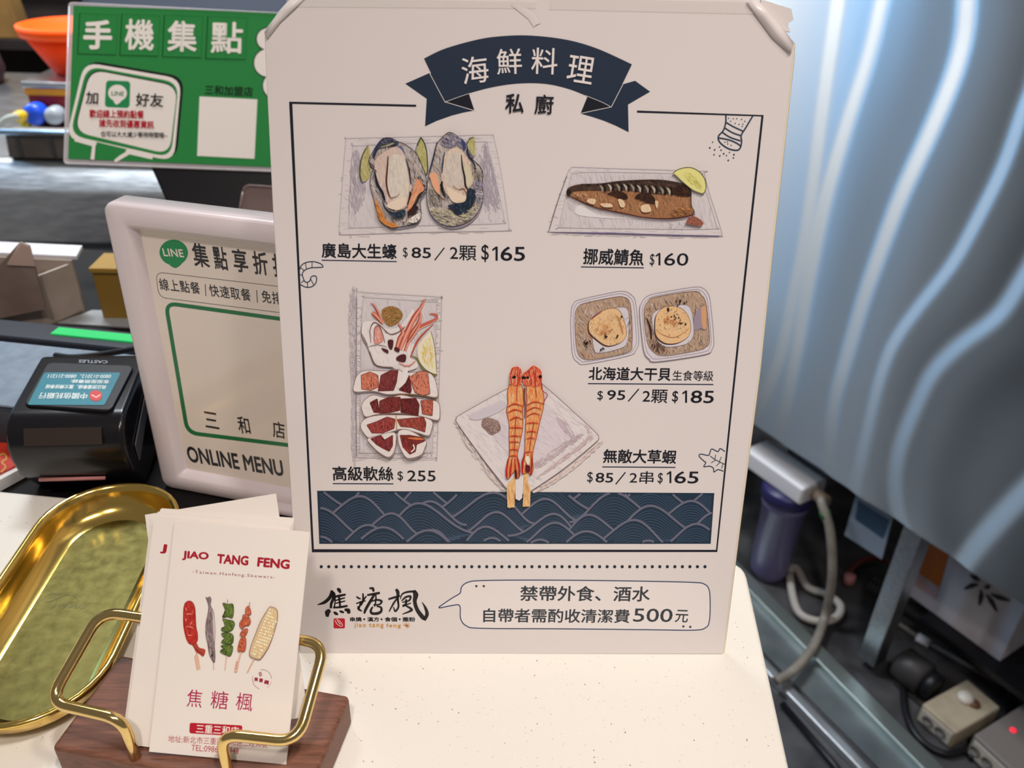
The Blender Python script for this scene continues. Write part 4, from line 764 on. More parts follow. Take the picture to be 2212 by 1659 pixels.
I.poly([(550, 330), (580, 480), (590, 640), (575, 800), (560, 600)], (196, 180, 170)); I.ell(546, 1005, 16, 20, (60, 50, 54)); I.line([(490, 880), (540, 900), (580, 890)], 7, (96, 72, 70), smooth=True); I.line([(540, 1060), (580, 1105)], 8, (80, 60, 60))
I.line([(775, 165), (775, 230)], 7, (150, 120, 100)); I.line([(770, 430), (770, 640)], 12, (222, 200, 176)); I.line([(762, 980), (738, 1222)], 14, STK)
for P in ([(705, 225), (780, 240), (850, 235), (868, 320), (850, 440), (780, 430), (700, 430), (740, 330)], [(705, 455), (780, 470), (860, 490), (882, 540), (850, 620), (780, 650), (690, 635), (690, 595), (735, 570), (720, 500)], [(690, 675), (760, 660), (840, 680), (866, 730), (850, 820), (780, 830), (690, 815), (700, 780), (735, 750), (700, 715)], [(680, 860), (760, 835), (840, 850), (856, 910), (820, 1010), (760, 1000), (670, 950), (690, 915), (720, 905)]):
    I.poly(P, (98, 112, 48)); I.hatch(P, [(122, 136, 64), (76, 92, 36), (140, 150, 84), (60, 74, 34)], 50, 100, 50, 12); I.line(P, 6, (52, 62, 34), smooth=True, closed=True)
for P in ([(740, 330), (715, 430)], [(740, 570), (700, 600)], [(738, 750), (700, 785)], [(725, 905), (685, 935)]): I.line(P, 20, (56, 68, 32), taper=[.4, 1])
I.line([(1112, 205), (1095, 290)], 7, (120, 100, 90)); I.line([(980, 950), (940, 1090)], 22, STK); I.poly([(915, 1085), (945, 1090), (925, 1235), (880, 1240), (895, 1130)], STK); I.dots([(920, 1110), (915, 1150), (905, 1190)], 9, (170, 80, 64))
for P in ([(1050, 300), (1090, 265), (1115, 300), (1130, 380), (1090, 400), (1050, 370)], [(1010, 400), (1060, 390), (1110, 440), (1080, 450), (1010, 450)], [(960, 520), (1000, 460), (1090, 440), (1125, 490), (1100, 550), (1040, 560), (1000, 605), (965, 570)], [(965, 690), (1010, 620), (1075, 600), (1075, 660), (1020, 720)], [(945, 830), (980, 740), (1040, 720), (1058, 800), (1040, 930), (980, 940), (935, 930)]):
    I.poly(P, (190, 98, 64)); I.hatch(P, [(206, 120, 84), (168, 74, 50), (216, 140, 104), (140, 60, 48)], 40, 60, 50, 11); I.line(P, 5, (120, 60, 48), smooth=True, closed=True)
I.line([(1180, 1040), (1075, 1248)], 16, STK)
CO = [(1400, 290), (1450, 280), (1510, 310), (1525, 380), (1515, 500), (1460, 700), (1390, 880), (1300, 1020), (1250, 1060), (1130, 1020), (1110, 960), (1130, 860), (1200, 680), (1280, 480)]
I.poly(CO, (206, 176, 136)); I.line(CO, 9, (136, 92, 84), smooth=True, closed=True)
for r in range(6):
    for k in range(17):
        t = k / 16; cx = 1415 + (1140 - 1415) * t + (r - 0.2) * (20 + 14 * math.sin(math.pi * min(1, t * 1.15))); cy = 318 + 690 * t + r * 10
        if I.inside(grow(CO, .93), (cx, cy)): I.ell(cx, cy, 15, 17, I.R.choice([(232, 208, 166), (224, 196, 150), (238, 216, 180), (216, 184, 136)]), n=9); I.h -= STEP
I.h += STEP; I.build('skewer_illustration', front, label='five painted skewers: sausage, fish, pepper, meat and corn')
I = cink((380, 1270, 6.9125))
circ = [(1287 + 143 * math.cos(t), 1366 + 146 * math.sin(t)) for t in [math.radians(a) for a in range(-100, 0, 8)]]; I.line(circ, 6, (110, 50, 60)); I.line([(1287 + 143 * math.cos(math.radians(a)), 1366 + 146 * math.sin(math.radians(a))) for a in range(105, 206, 8)], 6, (150, 30, 50)); I.line([(1287 + 143 * math.cos(math.radians(a)), 1366 + 146 * math.sin(math.radians(a))) for a in range(12, 62, 8)], 4, (170, 70, 80))
I.line([(1238, 1268), (1262, 1258), (1285, 1305), (1262, 1318)], 9, (140, 20, 44), closed=True)
for t, a, b in (('焦', (1165, 1392), (1225, 1398)), ('糖', (1240, 1405), (1295, 1412)), ('楓', (1310, 1428), (1385, 1446))): I.text(t, a, b, 62, (146, 20, 44), .035)
I.build('round_seal', front, label='small round red shop seal')
I = cink()
for t, a, b, h in (('焦', (402, 1526), (435, 1529), 38), ('糖', (454, 1530), (491, 1533), 39), ('楓', (508, 1533), (544, 1537), 38)): I.text(t, a, b, h, (166, 24, 70), .0)
I.build('shop_name_lettering', front)
I = cink(); I.poly(rquad([(410, 1561), (524, 1567), (522, 1591), (409, 1584)], 5), (172, 20, 38), smooth=False); I.text('三重三和店', (423, 1583), (515, 1589), 19, (238, 222, 208), .012); I.build('branch_label', front, label='red branch label with white characters')
I = cink(); I.text('地址:新北市三重區', (363, 1603), (481, 1609.5), 15, (168, 40, 54)); I.text('三和路二段36號', (484, 1609.5), (577, 1615.5), 15, (168, 40, 54)); I.build('address_lettering', front)
I = cink(); I.text('TEL:0986', (413, 1621.5), (470, 1625.5), 13, (168, 40, 54)); I.text('948', (494, 1627), (515, 1629), 13, (168, 40, 54)); I.build('phone_lettering', front)

card(0.0009, (379, 1123), (664.5, 1149), 'cream card edge showing just behind the front business card')
jc, KJ = card(0.0030, (334, 1114), (620, 1146), 'business card pushed out to the left, only its red letter J showing')
I = Ink(KJ, (222, 206, 190), (0.80, 0.745, 0.685), 0.00004); I.text('J', (345, 1195), (358.5, 1197), 21, RED, .045); I.build('brand_lettering', jc, label='red letter J')
card(0.0040, (341, 1105), (636, 1136), 'plain card top, lowest of the steps behind the front card')
card(0.0050, (346, 1100), (630, 1128), 'plain card top, middle of the steps behind the front card')
card(0.0060, (349, 1098), (625, 1118), 'plain card top, highest of the straight steps in the card stack')
card(0.0070, (327, 1117), (604, 1147), 'card slipped lowest on the left of the stack in the holder')
card(0.0084, (313, 1112), (578, 1069), 'blank card tilted anticlockwise at the back of the card stack')

# ------------------------------------------------------------------ gold tray
M_TRAY = noisy(mat('worn_gold_tray', rgb(150, 132, 66), 0.34, metal=1.0), (0.10, 0.086, 0.026, 1), (0.21, 0.185, 0.062, 1), 170, 10, rough=(0.28, 0.5), lo=0.25, hi=0.75, dist=0.25)
M_GOLD = mat('gold_rim', (0.86, 0.60, 0.16, 1), 0.16, metal=1.0)
TC, TA, TWh = Vector((-0.1195, 0.0735, 0)), Vector((0.012, -1, 0)).normalized(), 0.0350
TN = Vector((TA.y, -TA.x, 0))
TLn = 0.0895
def oval(r, z, n=20, ln=TLn):
    c0 = Vector((TC.x, TC.y, 0)); c1 = c0 + TA * ln; P = []
    for k in range(n + 1):
        a = math.pi * k / n; P.append(c0 - TA * math.sin(a) * r + TN * math.cos(a) * r)
    for k in range(n + 1):
        a = math.pi * k / n; P.append(c1 + TA * math.sin(a) * r - TN * math.cos(a) * r)
    return [Vector((p.x, p.y, z)) for p in P]
tr = thing('serving_tray', (TC.x, TC.y, 0), 'long rounded gold metal tray with a mottled brass floor, left of the cards', 'tray')
R0 = TWh
prof = [(R0 - .012, .0006), (R0 - .006, .0022), (R0 - .0025, .0065), (R0 - .0008, .0125), (R0 + .0002, .0155), (R0 + .0018, .0172), (R0 + .0036, .0164), (R0 + .0040, .0150), (R0 + .0028, .0142), (R0 + .0012, .0140), (R0 + .0004, .0115), (R0 - .0012, .0060), (R0 - .0050, .0012), (R0 - .012, .0)]
bm = bmesh.new(); rings = [[bm.verts.new(p) for p in oval(r, z)] for r, z in prof]; n = len(rings[0])
for a, b in zip(rings, rings[1:]):
    for k in range(n): bm.faces.new((a[k], a[(k + 1) % n], b[(k + 1) % n], b[k]))
bm.faces.new(rings[-1][::-1])
frombm('rim', bm, M_GOLD, tr, smooth=True)['label'] = 'bright polished gold rim'
bm = bmesh.new(); b2 = [bm.verts.new(p) for p in oval(R0 - .0118, .0007)]; bm.faces.new(b2)
frombm('tray_floor', bm, M_TRAY, tr)['label'] = 'mottled dull brass floor'
TP = Plane(Vector((TC.x, TC.y, .0009)), X, Y)
I = Ink(TP, (200, 200, 200), (0.8, 0.8, 0.8), 0.0, (0, 1030, 2.638))
for P in ([(350, 670), (290, 665), (255, 690), (262, 715), (330, 690), (400, 670), (430, 690)], [(330, 680), (318, 720), (300, 745), (285, 735)], [(350, 735), (365, 722), (360, 745), (390, 725), (395, 745), (420, 730), (430, 748), (455, 735), (462, 750), (490, 740)], [(440, 715), (425, 750)]): I.line(P, 1.7, (120, 124, 100), smooth=True)
I.build('engraved_script', tr, mat('engraving', rgb(112, 116, 92), 0.45, metal=1.0))
# ------------------------------------------------------------------ white framed code sign behind the cards
M_WPLAS = mat('white_plastic', (0.84, 0.76, 0.79, 1), 0.22, spec=0.5)
FB = onz(350, 1053, -0.0036); fex = Vector((0.9665, -0.2568, 0)).normalized()
dtl = ray(216, 436); tt = (FB - CAM).dot(fex) / dtl.dot(fex); fey = (CAM + dtl * tt - FB); FH = fey.length
FR = Plane(FB, fex, fey)
FW = FR.uv(775, 1142)[0]
fs = thing('sign_frame', (FB.x + .05, FB.y, FB.z), 'white plastic photo frame with an online menu sheet, partly behind the seafood menu', 'sign frame')
def framep(inset, h):
    i2 = inset; r = max(.0008, .006 - inset * .3)
    return [FR.P(u, v, h) for u, v in rrect(i2, i2 * .86, FW - i2, FH - i2 * .86, r)]
fi = FR.uv(290, 512); fi2 = FR.uv(395, 1016); inw = (fi[0] + fi2[0]) / 2
loops = [(0, -.014), (0, -.003), (.0006, -.001), (.002, 0), (inw * .70, .0006), (inw * .80, -.0004), (inw * .97, -.0042), (inw, -.006)]
bm = bmesh.new(); rg = [[bm.verts.new(p) for p in framep(*l)] for l in loops]; n = len(rg[0])
for a, b in zip(rg, rg[1:]):
    for k in range(n): bm.faces.new((a[k], a[(k + 1) % n], b[(k + 1) % n], b[k]))
bm.faces.new(rg[0][::-1]); frombm('frame', bm, M_WPLAS, fs, smooth=True)
M_SHEET = mat('glossy_sheet', (0.93, 0.84, 0.75, 1), 0.12, spec=0.5)
SHT = Plane(FR.P(0, 0, -.0050), fex, fey)
bm = bmesh.new(); sq = [bm.verts.new(SHT.P(u, v)) for u, v in rrect(inw * .96, inw * .83, FW - inw * .96, FH - inw * .83, .002)]; bm.faces.new(sq); frombm('insert_sheet', bm, M_SHEET, fs)
def lk(xf=(0, 420, 2.592)): return Ink(SHT, (196, 170, 152), (0.95, 0.83, 0.755), 0.00005, xf, 4)
GRN = (22, 108, 58)
I = lk(); I.ell(973, 325, 80, 72, GRN, 8); I.poly([(945, 385), (985, 412), (1025, 375), (990, 350)], GRN); I.text('LINE', (918, 345), (1032, 352), 42, (226, 214, 200), .022, 1.05); I.build('chat_logo', fs, INK_GLOSS, 'round green speech bubble logo')
I = lk(); FK = (34, 30, 32)
for t, x0, y0, x1, y1, h in (('集', 1090, 402, 1178, 413, 128), ('點', 1205, 418, 1282, 428, 126), ('享', 1315, 432, 1396, 441, 126), ('折', 1425, 446, 1508, 456, 126), ('扣', 1535, 460, 1615, 470, 126)): I.text(t, (x0, y0), (x1, y1), h, FK, .018)
I.build('heading_lettering', fs, INK_GLOSS)
I = lk(); I.line(rquad([(872, 434), (1900, 555), (1918, 706), (890, 576)], 46, 6), 3.2, (70, 60, 60), closed=True); I.build('outline_box', fs, INK_GLOSS)
I = lk()
for t, x0, y0, x1, y1, h in (('線上點餐', 900, 535, 1125, 560, 64), ('快速取餐', 1178, 570, 1408, 600, 66), ('免排隊', 1470, 605, 1640, 627, 68)): I.text(t, (x0, y0), (x1, y1), h, FK, .012, 1.12)
I.line([(1149, 502), (1153, 568)], 4, FK); I.line([(1437, 535), (1442, 605)], 4, FK); I.build('services_lettering', fs, INK_GLOSS)
I = lk(); I.line(rquad([(928, 608), (2070, 766), (2155, 1470), (1050, 1334)], 62, 7), 22, (18, 88, 48), closed=True); I.build('code_border', fs, INK_GLOSS, 'rounded dark green border around the blank code panel')
I = lk()
for t, x0, y0, x1, y1, h in (('三', 1153, 1303, 1230, 1316, 86), ('和', 1340, 1336, 1407, 1346, 92), ('店', 1530, 1358, 1600, 1372, 90)): I.text(t, (x0, y0), (x1, y1), h, FK, .012)
I.build('branch_lettering', fs, INK_GLOSS)
I = lk(); I.text('ONLINE MENU', (1058, 1498), (1592, 1581), 86, (30, 28, 30), .03); I.build('online_menu_lettering', fs, INK_GLOSS)
bm = bmesh.new(); c = FR.P(FW * .80, 0, -.008)
add_hull(bm, *boxpts((c.x, c.y + .012, FB.z), fex, Vector((-fex.y, fex.x, 0)), Z, FW * .36, .05, .006)); frombm('foot', bm, M_WPLAS, fs, bevel=.002)

# ------------------------------------------------------------------ terminal screen with the green laminated sign on it
fwd = RM @ Vector((0, 0, -1)); rgt = RM @ Vector((1, 0, 0)); upv = RM @ Vector((0, 1, 0))
GP = Plane(CAM + fwd * 0.75, rgt, upv)
M_BLKP = mat('black_plastic', rgb(18, 18, 24), 0.4)
M_DARK = mat('dark_glossy_plastic', rgb(20, 19, 23), 0.22)
mon = thing('point_of_sale_monitor', (-0.09, 0.40, -0.0038), 'black point of sale monitor behind the white frame, carrying the green sign', 'monitor')
scr = [GP.px(x, y, -.0035) for x, y in ((186, 48), (690, 66), (708, 492), (360, 441))]
prism('screen_housing', [q - GP.n * .022 for q in scr[::-1]], GP.n * .022, M_BLKP, mon, bevel=.003)
mid = (scr[2] + scr[3]) / 2 - GP.n * .012 + upv * .03
prism('neck', [mid + X * -.025, mid + X * .025, Vector((mid.x + .025, mid.y + .03, 0)), Vector((mid.x - .025, mid.y + .03, 0))], Vector((0, .016, .004)), M_BLKP, mon)
box('base', (mid.x, mid.y + .01, -0.0038), X, Y, Z, .14, .11, .008, M_BLKP, mon, bevel=.002)
M_GREEN = mat('green_sheet', (1, 1, 1, 1), 0.3)
gs = thing('laminated_sign', GP.px(370, 350), 'green laminated phone points sign with white characters, fixed to the monitor', 'sign')
M_LAM = mat('clear_laminate', (0.92, 0.88, 0.90, 1), 0.12, alpha=0.38)
def gq(pts, h): return [GP.px(x, y, h) for x, y in pts]
lam = rquad([(150, 6), (700, 34), (690, 374), (139, 353)], 8)
bm = bmesh.new(); add_hull(bm, gq(lam, -.0012), gq(lam, -.0006)); frombm('laminate_border', bm, M_LAM, gs)['label'] = 'clear film edge around the sheet'
bm = bmesh.new(); bead = gq(lam, -.0004); bm.free()
tube('laminate_edge', bead + bead[:1], .0009, M_LAM, gs, seg=8)
I = Ink(GP, (238, 222, 208), (0.95, 0.88, 0.81), 0.0, (0, 0, 3.456), 6)
GG = (44, 128, 62); WH = (238, 222, 208); BL = (24, 26, 24)
I.poly([(548, 42), (2420, 105), (2385, 1262), (508, 1185)], GG, smooth=False); I.build('printed_sheet', gs, INK_GLOSS)
def gi(h=.00010, xf=(0, 0, 3.456)): return Ink(GP, (238, 222, 208), (0.95, 0.88, 0.81), h, xf, 6)
I = gi()
for x0, y0, x1, y1 in ((590, 100, 865, 402), (905, 106, 1180, 412), (1222, 112, 1500, 424), (1546, 122, 1830, 438)):
    I.line([(x0 + 5, y0), (x0 - 10, y1), (x1, y1 + 8)], 7, (20, 70, 34)); I.line([(x0, y0), (x1 + 15, y0 + 12), (x1, y1 + 8)], 2.5, (30, 96, 46)); I.line([((x0 + x1) / 2, y0), ((x0 + x1) / 2 - 6, y1)], 2, (34, 104, 50)); I.line([(x0, (y0 + y1) / 2), (x1, (y0 + y1) / 2 + 8)], 2, (34, 104, 50))
I.build('practice_grid', gs, INK_GLOSS)
I = gi(.00016)
for t, x0, y0, x1, y1, h, b in (('手', 620, 368, 836, 372, 222, .034), ('機', 930, 372, 1148, 378, 232, .020), ('集', 1248, 384, 1468, 390, 232, .022), ('點', 1572, 396, 1810, 402, 236, .018)): I.text(t, (x0, y0), (x1, y1), h, WH, b)
I.build('title_lettering', gs, INK_GLOSS, 'bold white title characters')
I = gi(.00010)
def bubble(dx, dy, k, c):
    P = [(655 - k * .7, 500 - k), (1330 + k * .7, 625 - k), (1270 + k * .8, 1170 + k), (530 - k, 1000 + k)]; I.poly(rquad([(x + dx, y + dy) for x, y in P], 110), c, smooth=False)
bubble(20, -16, 36, BL); I.poly([(690, 1060), (730, 1060), (712, 1195), (672, 1195)], BL, smooth=False)
bubble(0, 0, 36, WH); I.line([(560, 1040), (702, 1080), (690, 1192)], 30, WH); I.line([(855, 1202), (965, 1136), (1140, 1176)], 30, WH); bubble(0, 0, 8, GG); I.poly([(722, 1060), (950, 1115), (850, 1197), (708, 1191)], GG, smooth=False)
bubble(6, -4, -14, BL); bubble(10, 2, -18, WH)
I.poly(rquad([(793, 600), (974, 607), (968, 808), (782, 800)], 30), (40, 132, 76), smooth=False); I.ell(878, 695, 70, 62, WH, 5); I.poly([(850, 745), (872, 782), (915, 740)], WH); I.text('LINE', (832, 715), (926, 719), 34, (30, 110, 60), .02)
I.build('speech_bubble', gs, INK_GLOSS, 'white speech bubble with a small green logo tile')
I = gi(.0005)
I.text('加', (640, 778), (733, 782), 96, BL, .02); I.build('friend_lettering', gs, INK_GLOSS); I.text('好友', (1014, 795), (1220, 802), 100, BL, .02); I.build('friend_lettering', gs, INK_GLOSS)
I = gi(.0005); RD = (176, 30, 44); I.text('歡迎線上預約點餐', (668, 880), (1075, 888), 62, RD, .03); I.text('搶先收到優惠資訊', (740, 948), (1150, 964), 60, RD, .03); I.build('welcome_lettering', gs, INK_GLOSS, 'red lettering')
I = gi(.0005); I.text('也可以大大減少等待時間哦~', (752, 1022), (1250, 1034), 44, (40, 34, 36), .02); I.build('waiting_lettering', gs, INK_GLOSS)
I = gi(.00016); I.text('三和加盟店', (1528, 706), (1886, 722), 72, (22, 30, 24), .02); I.build('branch_lettering', gs, INK_GLOSS)
I = gi(.00012); I.poly([(1490, 720), (1922, 742), (1900, 1186), (1472, 1164)], WH, smooth=False); I.build('code_panel', gs, INK_GLOSS, 'blank white square panel')
I = gi(.00012)
for r, dr in ((0, 8), (1, 0)):
    for cx, cy, q in ((1998, 292, 80), (2002, 470, 104), (2060, 640, 96), (2100, 450, 150)): I.ell(cx, cy, q + dr, q + dr, (28, 40, 30) if r == 0 else WH)
I.build('cloud_shape', gs, INK_GLOSS, 'white cloud shape at the edge of the sign')
# clear pouch behind, at the foot of the monitor
M_POUCH = mat('smoky_clear_plastic', rgb(150, 128, 124), 0.25, alpha=0.55)
pch = thing('card_pouch', GP.px(560, 470), 'small smoky clear plastic pouch hanging at the foot of the monitor', 'pouch')
PQ = rquad([(528, 400), (640, 408), (644, 474), (516, 462)], 14); bm = bmesh.new(); add_hull(bm, gq(PQ, -.0028), gq(PQ, -.0018)); frombm('pouch_sleeve', bm, M_POUCH, pch)
tube('pouch_rim', gq(PQ, -.0015) + gq(PQ[:1], -.0015), .0012, M_POUCH, pch, seg=8)

# ------------------------------------------------------------------ card reader
CRW = Vector((0.998, 0.06, 0)).normalized(); CRD = Vector((-0.10, 0.995, 0)).normalized()
lc = onz(145, 878, 0.056); ZF = -0.0038
rd_ = thing('card_reader', (lc.x, lc.y + .04, ZF), 'black bank card reader with a teal label, facing away behind the counter', 'card reader')
CRD3 = (CRD + Vector((0, 0, .10))).normalized()
def rp(w, d, z): return lc + CRW * w + CRD * d + Vector((0, 0, z - 0.056 + max(0, min(d, .06)) * .10))
sec = [(-.001, .0545), (-.008, .052), (-.014, .047), (-.0175, .039), (-.0175, .030), (-.014, .017), (-.007, .008), (.002, ZF), (.058, ZF), (.058, .050), (.054, .0545), (.045, .0545)]
bm = bmesh.new(); L1 = [bm.verts.new(rp(-.0325, d, z)) for d, z in sec]; L2 = [bm.verts.new(rp(.0335, d, z)) for d, z in sec]; n = len(sec)
bm.faces.new(L1); bm.faces.new(L2[::-1])
for k in range(n): bm.faces.new((L1[k], L2[k], L2[(k + 1) % n], L1[(k + 1) % n]))
frombm('housing', bm, M_DARK, rd_, bevel=.004, seg=4)
CL = Plane(rp(0, 0, .0552), CRW, rp(0, .05, .0552) - rp(0, 0, .0552))
bz = [CL.uv(*q) for q in ((241, 890), (291, 792), (104, 785), (50, 878))]
bm = bmesh.new(); q2 = rquad([(v[0], v[1]) for v in bz], .005); add_hull(bm, [CL.P(u, v, -.002) for u, v in q2], [CL.P(u, v, .0012) for u, v in q2]); frombm('bezel', bm, M_BLKP, rd_, bevel=.0008)
def ci(h=.0014): return Ink(CL, (215, 205, 200), (.8, .8, .8), h, (0, 480, 2.8618), 8)
I = ci(); I.poly(rquad([(278, 940), (752, 940), (650, 1142), (174, 1140)], 16), (38, 116, 130), smooth=False); I.build('label', rd_, INK, 'teal bank label')
I = ci(.0016); I.ell(596, 1085, 40, 34, (196, 52, 46)); I.line([(570, 1080), (600, 1095), (625, 1078)], 8, (230, 170, 160)); I.build('bank_logo', rd_, INK, 'round red bank logo')
I = ci(.0016)
for t, bl_, br_, up_ in (('中國信託銀行', (548, 1068), (250, 1066), (540, 1106)), ('商店授權專線、圖文轉接專線', (664, 1020), (292, 1016), (656, 1046)), ('客服服務專線:', (682, 988), (446, 984), (676, 1012)), ('0800-012012、0800-211211', (694, 954), (306, 952), (688, 978))): I.text(t, bl_, br_, 30, (206, 214, 212), .02, up=up_)
I.build('label_lettering', rd_, INK, 'white bank lettering, upside down')
I = ci(.0003); I.text('CASTLES', (668, 858), (490, 852), 24, (150, 150, 156), .02, up=(664, 876)); I.build('maker_lettering', rd_, INK)
bm = bmesh.new(); fp = [rp(w, d, z) for w, d, z in ((-.021, -.0125, .0495), (.022, -.0125, .0495), (.022, -.0180, .041), (-.021, -.0180, .041))]
add_hull(bm, fp, [p + Vector((0, -.0012, .0008)) for p in fp]); frombm('paper_cover', bm, mat('brown_black_plastic', rgb(52, 42, 38), .35), rd_)
bm = bmesh.new(); fp = [rp(.0340, d, z) for d, z in ((-.004, .030), (.035, .042), (.036, .034), (-.003, .018))]
add_hull(bm, fp, [p + CRW * .0006 for p in fp]); frombm('side_tape', bm, mat('grey_tape', rgb(84, 84, 88), .5), rd_)
tube('status_edge', [rp(-.022, -.0132, .013), rp(.016, -.0132, .013)], .0012, mat('red_white_strip', rgb(180, 120, 116), .5), rd_, seg=8)

# ------------------------------------------------------------------ till, booklet, boxes on the staff worktop
M_TILL = noisy(mat('blue_grey_plastic', rgb(100, 112, 124), 0.45), rgb(122, 138, 154), rgb(138, 154, 170), 90, 3)
M_TILLD = mat('dark_blue_grey_plastic', rgb(52, 56, 66), 0.4)
zt = 0.032; t_a, t_b, t_c = onz(0, 738, zt), onz(290, 768, zt), onz(0, 884, zt)
td = (t_b - t_a).normalized(); tn = Vector((td.y, -td.x, 0)); tdep = (t_c - t_a).dot(tn)
till = thing('cash_till', (t_a.x, t_a.y, ZF), 'blue-grey flat till with a green strip along its dark back bar', 'till')
o0 = t_a - td * .12
xs = (rp(-.0325, .02, ZF) - o0).dot(td) - .005
def till_plan(i): return [o0 + td * u + tn * v for u, v in ((i, i), (.30 - i, i), (.30 - i, .030 - i), (xs - i, .030 - i), (xs - i, tdep - i), (i, tdep - i))]
prism('till_body', [Vector((q.x, q.y, ZF)) for q in till_plan(0)], (0, 0, zt - ZF), M_TILLD, till, bevel=.003)
lid = [Vector((q.x, q.y, zt)) for q in till_plan(.002)]
prism('lid', lid, (0, 0, .002), M_TILL, till, bevel=.0008)
prism('back_bar', [Vector((q.x, q.y, ZF)) for q in (o0 - tn * .026, o0 + td * .30 - tn * .026, o0 + td * .30 - tn * .002, o0 - tn * .002)], (0, 0, zt - ZF + .004), M_TILLD, till, bevel=.002)
g0 = onz(118, 716, zt + .0043); gl = (g0 - o0).dot(td)
prism('green_strip', [Vector((q.x, q.y, zt + .0040)) for q in (o0 + td * gl - tn * .020, o0 + td * .299 - tn * .020, o0 + td * .299 - tn * .010, o0 + td * gl - tn * .010)], (0, 0, .0012), mat('green_light_strip', rgb(40, 190, 104), .4, emit=rgb(30, 200, 100), estr=.35), till)
cab = [onz(120, 768, zt + .004), onz(160, 772, zt + .006), onz(230, 764, zt + .008), onz(300, 752, zt + .012)]
tube('cable_stub', catmull(cab, 6), .0022, M_BLKP, till, seg=10)
M_REDP = noisy(mat('red_booklet_cover', rgb(196, 50, 36), 0.45), rgb(176, 40, 30), rgb(206, 60, 44), 30, 2)
r0, r1, r2, r3 = [onz(x, y, .006) for x, y in ((-40, 935), (44, 944), (56, 1000), (-40, 1052))]
bk = thing('red_booklet', (r1.x - .02, r1.y, ZF), 'red booklet with gold print lying on the worktop beside the card reader', 'booklet')
prism('pages', [Vector((p.x, p.y, ZF + .0004)) for p in (r3, r2, r1, r0)], (0, 0, .0075), mat('white_pages', (.8, .78, .76, 1), .6), bk)
prism('cover', [Vector((p.x, p.y, .0042)) for p in (r3 + Vector((-.004, .004, 0)), r2 + Vector((-.002, .003, 0)), r1, r0)], (0, 0, .0012), M_REDP, bk)
I = Ink(Plane((0, 0, .0055), X, Y), (220, 210, 200), (.8, .8, .8), 0.0, (0, 0, 1), 2); I.line([(-4, 985), (8, 980), (14, 990), (4, 998), (12, 1008), (2, 1020)], 4, (196, 140, 60), smooth=True); I.build('gold_print', bk, INK)
# open carton
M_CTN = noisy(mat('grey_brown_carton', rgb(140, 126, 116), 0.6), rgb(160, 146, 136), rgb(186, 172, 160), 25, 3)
M_CTNW = mat('white_carton_edge', rgb(226, 226, 230), 0.6)
c0, c1, c2, c3 = [onz(x, y, ZF) for x, y in ((-60, 716), (108, 706), (186, 672), (20, 664))]
ct = thing('open_carton', (c1.x - .03, c1.y, ZF), 'grey-brown open carton with a raised flap behind the till', 'carton')
def wall(a, b, h, nm, m=M_CTN, th=.0025):
    d = (b - a).normalized(); nn = Vector((-d.y, d.x, 0)) * th
    return prism(nm, [Vector((p.x, p.y, ZF)) for p in (a, b, b + nn, a + nn)], (0, 0, h), m, ct)
wall(c0, c1, .020, 'carton_wall'); wall(c1, c2, .045, 'carton_wall'); wall(c2, c3, .048, 'carton_wall'); wall(c3, c0, .045, 'carton_wall')
prism('carton_floor', [Vector((p.x, p.y, ZF)) for p in (c0, c1, c2, c3)], (0, 0, .002), M_CTN, ct)
e = (c2 - c3).normalized(); up1 = Vector((0, 0, ZF + .048))
prism('rim_flap', [Vector((c3.x, c3.y, 0)) + up1, Vector((c2.x, c2.y, 0)) + up1 + e * .004, Vector((c2.x, c2.y, 0)) + up1 + e * .004 + Vector((0, .014, .004)), Vector((c3.x, c3.y, 0)) + up1 + Vector((0, .014, .004))], (0, 0, .003), M_CTNW, ct)
prism('receipt_pad', [Vector((p.x, p.y, ZF + .0024)) for p in (c0.lerp(c2, .45), c1.lerp(c2, .2), c1.lerp(c2, .8) - e * .008, c0.lerp(c2, .75))], (0, 0, .012), mat('faded_red_paper', rgb(140, 70, 66), .6), ct)
f0, f1, f2, f3 = [onplane(x, y, c0 + Vector((0, -.004, 0)), (Vector((0.05, -1, .12))).normalized()) for x, y in ((-60, 700), (98, 668), (62, 532), (42, 524))]
f4 = onplane(-60, 640, c0 + Vector((0, -.004, 0)), Vector((0.05, -1, .12)).normalized())
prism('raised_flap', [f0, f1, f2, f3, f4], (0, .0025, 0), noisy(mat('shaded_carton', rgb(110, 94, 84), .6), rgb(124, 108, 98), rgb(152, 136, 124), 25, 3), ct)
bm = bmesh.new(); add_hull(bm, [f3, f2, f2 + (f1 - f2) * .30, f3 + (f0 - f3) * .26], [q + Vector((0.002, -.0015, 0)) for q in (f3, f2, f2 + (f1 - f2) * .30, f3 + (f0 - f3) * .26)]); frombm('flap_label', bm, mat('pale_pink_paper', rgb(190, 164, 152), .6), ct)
# paper sheet and ochre carton
s0 = [onz(x, y, ZF) for x, y in ((124, 700), (330, 712), (330, 676), (200, 672))]
ps = prism('paper_sheet', s0, (0, 0, .0012), mat('pale_grey_paper', rgb(150, 154, 156), .5)); tag(ps, 'pale grey sheet lying between the till and the carton', 'paper sheet')
o1 = onz(262, 690, ZF)
oc = thing('ochre_box', o1, 'small ochre box standing behind the white sign frame', 'box')
box('box_body', (o1.x, o1.y + .015, ZF), X, Y, Z, .030, .03, .042, mat('ochre_card', rgb(150, 118, 48), .6), oc, bevel=.001); box('box_lid', (o1.x, o1.y + .015, ZF + .0425), X, Y, Z, .033, .033, .005, mat('ochre_card_lid', rgb(166, 132, 60), .6), oc, bevel=.001)
